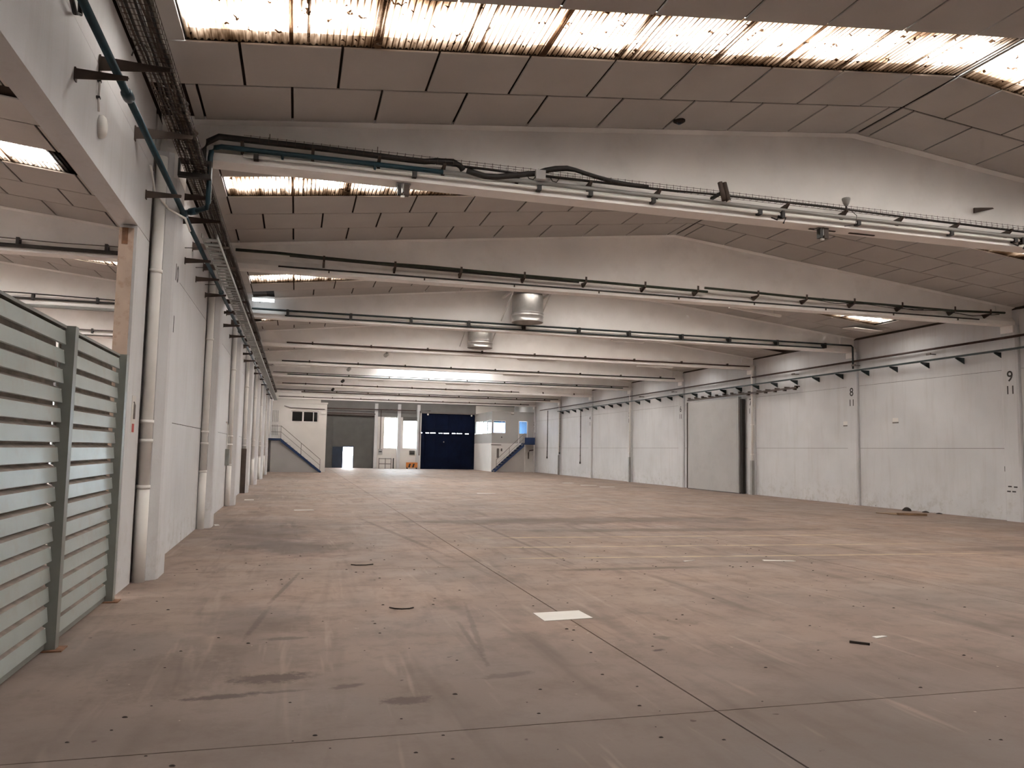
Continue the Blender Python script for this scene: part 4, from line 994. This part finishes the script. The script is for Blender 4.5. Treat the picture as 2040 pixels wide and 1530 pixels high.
MB().tube([(9.36, 11.81, 6.33), (9.35, 11.80, 6.36), (9.34, 11.79, 6.44), (9.34, 11.79, 6.46)], [.03, .05, .075, .07], 12).build('horn', 'steel_grey', t, smooth=True)
MB().tube([(9.40, 11.80, 6.28), (9.55, 11.78, 6.16), (9.55, 11.82, 6.0), (9.35, 11.86, 5.97)], .006, 6).build('wire', 'black_rubber', t)
for x, lab in ((8.07, 'crooked dark clamp hook under the first beam, left of the ridge lamp'), (13.35, 'crooked dark clamp hook under the first beam at the right frame edge')):
    t = thing('clamp_hook', (x, 11.85, 6.0), lab, 'hook')
    B(x-.02, x+.03, 11.82, 11.9, 5.99, 6.12).build('stem', 'black_rubber', t)
    MB().tube([(x-.10, 11.85, 5.96), (x-.08, 11.85, 6.02), (x+.07, 11.85, 6.0), (x+.02, 11.85, 5.90)], .016, 6).build('claw', 'black_rubber', t)
    MB().tube([(x-.22, 11.85, 5.98), (x-.10, 11.85, 5.95)], .012, 6).build('pin', 'black_rubber', t)
o = MB().loft([[(12.40, YB(-1)-.14, 6.66), (12.40, YB(-1)-.14, 6.56), (12.93, YB(-1)-.08, 6.71), (12.90, YB(-1)-.08, 6.73)], [(12.40, YB(-1)-.11, 6.66), (12.40, YB(-1)-.11, 6.56), (12.93, YB(-1)-.07, 6.71), (12.90, YB(-1)-.07, 6.73)]]).build('arm_bracket', 'bracket_brown')
tag(o, 'dark tapered bracket alone on the web of the first beam at right', 'bracket')
for i, x in enumerate((-.55, 1.05)):
    o = MB().tube([(x, YB(-1)-.085, 6.33), (x, YB(-1)-.085, 6.50)], .006, 6).build('threaded_rod', 'bracket_brown'); tag(o, 'thin threaded rod standing above the black line on the first beam, %s' % ordinal[i], 'rod')
for x, lab in ((9.1, 'dark slot strip under the first beam left of the hanging lamp'), (9.95, 'dark slot strip under the first beam right of the hanging lamp')):
    o = B(x-.25, x+.3, YB(-1)+.02, YB(-1)+.06, ZB-.015, ZB-.001).build('slot_strip', 'bracket_brown'); tag(o, lab, 'strip')

# --- second beam
yc = YB(0)-.36
cb = thing('cable_run', (9, yc, 6.3), 'green-black cable bundle carried on triangular arms along the second beam', 'cable run')
MB().tube(along(yc, [(-1.5, 6.35), (-.61, 6.35), (.53, 6.32), (1.71, 6.30), (2.93, 6.31), (4.84, 6.28), (7.53, 6.26), (10.58, 6.23)]), .036, 8).build('bundle', 'green_cable', cb)
MB().tube(along(yc+.02, [(-.3, 6.31), (1.0, 6.29), (2.2, 6.27), (4.0, 6.24), (6.9, 6.22)]), .024, 8).build('bundle', 'black_rubber', cb)
MB().tube(along(yc, [(10.5, 6.33), (11.96, 6.31), (13.87, 6.27), (16.2, 6.26), (18.7, 6.24), (20.6, 6.3)]), .034, 8).build('bundle', 'green_cable', cb)
MB().tube(along(yc+.01, [(14.2, 6.3), (15.2, 6.22), (16.2, 6.25), (17.3, 6.17), (18.3, 6.22), (19.4, 6.13), (20.4, 6.24)]), .012, 6).build('cable', 'black_rubber', cb)
MB().tube(along(yc-.02, [(13.6, 6.27), (14.6, 6.18), (15.4, 6.24), (16.6, 6.17), (17.6, 6.2)]), .010, 6).build('cable', 'black_rubber', cb)
for x in (.46, 2.14, 3.77, 5.4, 7.05, 8.71, 10.25, 12.08, 13.62, 15.19, 16.82, 18.69, 20.0):
    MB().loft([[(x+dx, YB(0)-.08, 6.25), (x+dx, yc-.05, 6.235), (x+dx, yc-.05, 6.215), (x+dx, YB(0)-.16, 6.12)] for dx in (0, .05)]).build('arm', 'bracket_brown', cb)
    B(x, x+.05, yc-.06, yc-.045, 6.215, 6.36).build('stop', 'bracket_brown', cb)
fr = thing('flange_rail', (9, YB(0)-.2, 6.08), 'thin black rail along the lower flange of the second beam', 'rail')
B(-.55, 19.8, YB(0)-.215, YB(0)-.187, 6.055, 6.09).build('rail', 'black_paint', fr)
for i in range(9): B(.6+i*2.3, .63+i*2.3, YB(0)-.21, YB(0)-.187, 6.0, 6.055).build('clip', 'bracket_brown', fr)
t = thing('fluorescent_lamp', (14.3, 22.6, 6.5), 'loose white fluorescent batten hanging askew behind the second beam', 'lamp')
MB().bar((13.3, 22.45, 6.60), (15.25, 22.55, 6.44), .10, .07).build('body', 'tube_white', t)
for f in (.15, .85):
    x = 13.3+1.95*f; MB().tube([(x, 22.5, 6.62-.16*f), (x, 22.5, zroof(x)+.03)], .006, 5).build('hanger', 'steel_grey', t)
# --- third beam
yd = YB(1)-.33
pr_ = thing('pipe_pair', (9, yd, 6.15), 'pair of dark pipes with couplers along the third beam', 'pipe')
MB().tube(along(yd, [(-1.5, 6.22), (-.45, 6.21), (19.6, 6.21), (20.85, 6.21), (20.92, 6.15), (20.92, 5.3)]), .034, 8).build('pipe', 'rail_green', pr_)
MB().tube(along(yd+.1, [(-.48, 6.07), (9, 6.06), (19.6, 6.07)]), .026, 8).build('pipe', 'rail_green', pr_)
for x in (-.4, 1.6, 3.59, 5.56, 7.52, 9.56, 11.48, 13.57, 15.53, 17.56, 19.67):
    B(x-.04, x+.04, yd-.04, YB(1)-.12, 6.05, 6.25).build('clamp', 'black_rubber', pr_)
# --- farther beams
far = {2: [(6.12, .032, 'rail_brown', -.5, 20.9)], 3: [(6.12, .034, 'black_paint', -.8, 20.6)], 4: [(6.20, .022, 'black_paint', -1.4, 20.9), (6.10, .03, 'rail_green', -.6, 20.5)], 5: [(6.14, .03, 'rail_brown', -1.0, 15.5)],
       6: [(6.22, .03, 'black_paint', -1.8, 20.9), (6.08, .04, 'rail_brown', .3, 20.2)], 7: [(6.12, .035, 'rail_brown', -1.5, 20.5)]}
nth = {2: 'fourth', 3: 'fifth', 4: 'sixth, brightly lit', 5: 'seventh', 6: 'eighth', 7: 'ninth'}
for k, runs in far.items():
    t = thing('conduit_run', (9, YB(k)-.28, 6.1), 'dark conduit fixed along the %s roof beam' % nth[k], 'conduit', 'conduits on the far beams')
    for z, r, mt, xa, xb in runs: MB().tube([(xa, YB(k)-.25, z), (xb, YB(k)-.25, z-.01)], r, 6).build('pipe', mt, t)
    x = 0.5
    while x < 20:
        B(x, x+.06, YB(k)-.25, YB(k)-.12, 6.08, 6.20).build('clamp', 'bracket_brown', t); x += 2.4
for k, x0, x1, lab in ((2, 9.4, 11.2, 'unlit white batten lamp under the fourth beam, left of centre'), (2, 15.1, 17.0, 'unlit white batten lamp under the fourth beam, right side'), (3, 10.6, 12.6, 'unlit white batten lamp under the fifth beam'),
                       (1, 10.9, 12.2, 'unlit white batten lamp under the third beam'), (3, -1.2, .6, 'unlit white batten lamp at the left end of the fifth beam'), (4, 3.5, 5.0, 'grey batten lamp below the brightly lit beam, left'), (4, 8.8, 10.4, 'grey batten lamp below the brightly lit beam, right')):
    t = thing('batten_lamp', ((x0+x1)/2, YB(k)+.05, ZB-.08), lab, 'lamp', 'batten lamps under the beams')
    B(x0, x1, YB(k)-.05, YB(k)+.05, ZB-.06, ZB-.002).build('body', 'white_metal', t); MB().tube([(x0+.05, YB(k), ZB-.08), (x1-.05, YB(k), ZB-.08)], .018, 8).build('tube', 'tube_white', t)
for i, (x, k, z) in enumerate(((3.55, 2, 5.80), (2.45, 3, 5.82), (2.55, 4, 5.80), (2.3, 5, 5.80))):
    t = thing('spot_lamp', (x, YB(k), z), 'small dark spot lamp under the %s beam' % nth[k].split(',')[0], 'lamp', 'small spot lamps under far beams')
    MB().tube([(x, YB(k)-.06, z), (x+.08, YB(k)+.1, z+.08)], .09, 10).build('head', 'steel_grey' if i < 2 else 'black_rubber', t); MB().tube([(x+.04, YB(k)+.02, z+.06), (x+.04, YB(k)+.02, ZB-.002)], .015, 6).build('stem', 'steel_grey', t)

# --- fan ducts
def fan_duct(k, xc, label):
    y = YB(k)-.95; t = thing('fan_duct', (xc, y, 6.2), label, 'duct', 'galvanised fan ducts')
    R = .53; n = 32
    def ring(r, z): return [(xc+r*math.cos(2*math.pi*i/n), y+r*math.sin(2*math.pi*i/n), z) for i in range(n)]
    s = MB(); zs = [(R, 7.12), (R, 6.52), (R+.018, 6.51), (R+.018, 6.49), (R, 6.48), (R, 6.43), (R+.018, 6.42), (R+.018, 6.40), (R, 6.39), (R, 6.22), (R+.012, 6.21), (R-.02, 6.205), (R-.02, 7.0)]
    s.loft([ring(r, z) for r, z in zs], caps=False); s.build('casing', 'galvanised', t, smooth=True)
    s = MB(); s.loft([ring(R-.02, 6.72), ring(R-.02, 6.76)]); s.build('inner_shadow_plate', 'void_shade', t)
    MB().tube([(xc, y, 6.52), (xc, y, 6.72)], .10, 12).build('motor', 'bracket_brown', t)
    for i in range(5):
        a = 2*math.pi*i/5; ca, sa = math.cos(a), math.sin(a)
        MB().loft([[(xc+ca*r-sa*w, y+sa*r+ca*w, 6.58+dz), (xc+ca*r+sa*w, y+sa*r-ca*w, 6.64+dz), (xc+ca*r+sa*w, y+sa*r-ca*w, 6.648+dz), (xc+ca*r-sa*w, y+sa*r+ca*w, 6.588+dz)] for r, w, dz in ((.09, .05, 0), (.46, .11, 0))]).build('blade', 'dark_lump', t)
    B(xc-.72, xc+.80, y-.60, y-.54, 7.13, 7.22).build('frame_bar', 'office_white', t)
    for x in (xc-.66, xc+.66):
        B(x-.03, x+.03, y-.54, YB(k)-.08, 7.14, 7.20).build('frame_bar', 'office_white', t)
        MB().bar((x, y-.52, 7.14), (x-.04, YB(k)-.09, 6.36), .035, .035).build('strut', 'office_white', t)
    MB().loft([ring(.50, 7.12), ring(.48, min(zroof(xc-.5), zroof(xc+.5))+.02)]).build('neck', 'galvanised', t, smooth=True)
    return t
fan_duct(1, 7.45, 'larger galvanised fan duct hanging before the third beam')
fan_duct(2, 7.45, 'smaller-looking galvanised fan duct hanging before the fourth beam')

# --- fittings at the ceiling
m_, n_, l_, b_ = new_mat('lit_tube'); b_.inputs['Base Color'].default_value = (.8, .85, .9, 1); b_.inputs['Emission Color'].default_value = (.85, .94, 1, 1); b_.inputs['Emission Strength'].default_value = 1.6; MATS['lit_tube'] = m_; m_.cycles.emission_sampling = 'NONE'
lm = thing('fluorescent_lamp', (-1.15, 25.98, 6.5), 'lit white fluorescent lamp under the open ceiling hatch by the left wall', 'lamp')
B(-1.50, -.80, 25.92, 26.02, 6.50, 6.54).build('body', 'tube_white', lm); B(-1.48, -.82, 25.90, 25.99, 6.42, 6.50).build('diffuser', 'lit_tube', lm); MB().tube([(-1.25, 25.95, 6.46), (-1.25, 25.95, 6.36)], .008, 6).build('pull_cord', 'black_paint', lm)
sd = thing('smoke_detector', (5.93, 11.55, 7.3), 'small dark dome detector on the ceiling above the first beam', 'detector')
MB().tube([(5.93, 11.55, 7.355), (5.93, 11.55, 7.335), (5.93, 11.55, 7.31)], [.10, .10, .06], 14).build('dome', 'dark_lump', sd, smooth=True)
MB().tube([(5.93, 11.55, 7.312), (5.93, 11.55, 7.29)], [.05, .03], 12).build('lens', 'pane_blue', sd)
hp = MB().loft([[(19.35, 24.1, 6.52), (20.55, 24.1, 6.46), (20.55, 24.75, 6.50), (19.35, 24.75, 6.58)], [(19.35, 24.1, 6.545), (20.55, 24.1, 6.485), (20.55, 24.75, 6.525), (19.35, 24.75, 6.605)]]).build('ceiling_panel', 'office_white', ceil['main'], label='white ceiling panel hanging loose by the right wall')

# --- services on the beams of the next hall
for k, runs in ((0, ((6.24, .012, 'grey_cable'), (6.08, .045, 'black_paint'))), (1, ((6.24, .018, 'black_rubber'), (6.12, .03, 'black_paint'), (5.90, .05, 'galv_dull'))), (2, ((6.2, .03, 'rail_grey'), (6.0, .03, 'rail_grey')))):
    t = thing('conduit_run', (-8, YB(k)-.28, 6.1), 'conduits along the %s beam of the next hall' % ordinal[k], 'conduit', 'conduits in the next hall')
    for z, r, mt in runs: MB().tube([(-14, YB(k)-.26, z), (-8, YB(k)-.26, z+(.03 if r < .02 else 0)), (-5.2, YB(k)-.26, z-(.03 if r < .02 else 0)), (-2.4, YB(k)-.26, z)], r, 8).build('pipe', mt, t)
    for i in range(7): B(-13+i*1.75, -12.94+i*1.75, YB(k)-.30, YB(k)-.12, 6.08, 6.26).build('clamp', 'black_rubber', t)

# ================================================================== THINGS ON THE FLOOR
o = MB().loft([[(2.69, 8.80, .001), (3.26, 8.85, .001), (3.27, 8.42, .001), (2.69, 8.37, .001)], [(2.69, 8.80, .006), (3.26, 8.85, .006), (3.27, 8.42, .008), (2.69, 8.37, .006)]]).build('white_board', 'paper_white')
tag(o, 'flat white rectangular board lying on the floor joint', 'board')
o = MB().bar((5.39, 6.87, .012), (5.52, 6.74, .012), .022, .022).build('dark_stick', 'dark_lump'); tag(o, 'short straight black stick on the floor at right', 'stick')
o = MB().tube([(1.13, 9.38, .008), (1.18, 9.31, .008), (1.26, 9.27, .008), (1.35, 9.28, .008), (1.40, 9.33, .008)], .008, 6).build('curved_wire', 'dark_lump'); tag(o, 'curved dark wire lying on the floor left of the white board', 'wire')
o = MB().tube([(.93, 12.90, .008), (1.0, 12.83, .008), (1.15, 12.82, .008), (1.27, 12.89, .008)], .010, 6).build('curved_wire', 'dark_lump'); tag(o, 'curved dark wire lying farther away near the cross joint', 'wire')
for nm, x, y, a, b2, ro, lab in (('paper_strip', .33, 24.3, .28, .10, .1, 'white paper strip on the floor near the third left column'), ('paper_scrap', 16.0, 45.6, .35, .15, .3, 'pale paper scrap on the floor before the 4 column, farthest'),
                                 ('paper_scrap', 16.2, 42.6, .45, .14, -.2, 'pale paper scrap on the floor, middle one before the grey door'), ('paper_scrap', 16.6, 40.8, .42, .12, .1, 'pale paper scrap on the floor, closest to the grey door'),
                                 ('paper_strip', 8.3, 12.4, .28, .05, -.25, 'narrow pale strip on the floor by the yellow lines'), ('paper_scrap', 5.87, 7.02, .08, .03, .2, 'tiny white scrap beside the black stick'),
                                 ('paper_scrap', 8.1, 33.75, .4, .1, 0, 'pale scrap in the middle of the floor far back'), ('paper_scrap', -1.45, 29.0, .16, .2, 0, 'white scrap at the foot of the fourth left column'),
                                 ('paper_scrap', -1.68, 19.75, .05, .12, .2, 'white crumb at the foot of the second left column'), ('paper_scrap', 6.66, 12.6, .14, .02, .4, 'little pale sliver near the yellow lines')):
    c, s_ = math.cos(ro), math.sin(ro)
    q = [(x+sx*a*c-sy*b2*s_, y+sx*a*s_+sy*b2*c) for sx, sy in ((-1, -1), (1, -.9), (.9, 1), (-1, .8))]
    o = MB().loft([[(u, v, .001) for u, v in q], [(u, v, .006+.006*(i % 2)) for i, (u, v) in enumerate(q)]]).build(nm, 'paper_white'); tag(o, lab, 'paper')
pl = thing('plank_scrap', (19.4, 22.1, 0), 'broken brown wooden plank pieces on the floor near the 8 column', 'wood')
MB().bar((18.95, 21.75, .045), (19.75, 21.35, .045), .10, .07).build('plank', 'wood_brown', pl)
MB().loft([[(18.85, 22.6, .005), (19.9, 22.35, .005), (19.75, 21.55, .005), (18.95, 21.9, .005)], [(18.85, 22.6, .02), (19.9, 22.35, .03), (19.75, 21.55, .02), (18.95, 21.9, .02)]]).build('board', 'wood_brown', pl)
def lump(x, y, r, name, label, mat='dark_lump', h=.6):
    rn = random.Random(int(x*100)); rings = []
    for f, rr in ((0, 1), (.45, .9), (.8, .6), (1, .2)):
        rings.append([(x+r*rr*(1+rn.uniform(-.25, .25))*math.cos(a), y+r*1.4*rr*(1+rn.uniform(-.25, .25))*math.sin(a), .001+r*h*f) for a in [2*math.pi*i/10 for i in range(10)]])
    o = MB().loft(rings).build(name, mat); return tag(o, label, 'debris')
lump(20.95, 23.55, .13, 'debris_lump', 'dark rag-like lump at the foot of the right wall', h=1.0)
lump(21.05, 22.8, .09, 'debris_lump', 'small rubble heap at the foot of the right wall past the lump')
lump(21.05, 22.2, .08, 'debris_lump', 'flat crumbs at the foot of the right wall closest to the 9 column', h=.5)
rn = random.Random(5); s = MB()
for i in range(260):
    x = rn.uniform(-1.6, 9); y = rn.uniform(4.2, 16); r = rn.uniform(.004, .014)
    s.loft([[(x+r*1.6*math.cos(a+.3), y+r*math.sin(a), .0005) for a in (0, 1.3, 2.6, 3.9, 5.2)], [(x+r*.8*math.cos(a), y+r*.5*math.sin(a), r*.6) for a in (0, 1.3, 2.6, 3.9, 5.2)]])
o = s.build('grit_crumbs', 'dark_lump'); tag(o, 'scattered dark grit crumbs over the near floor', 'grit', kind='stuff')
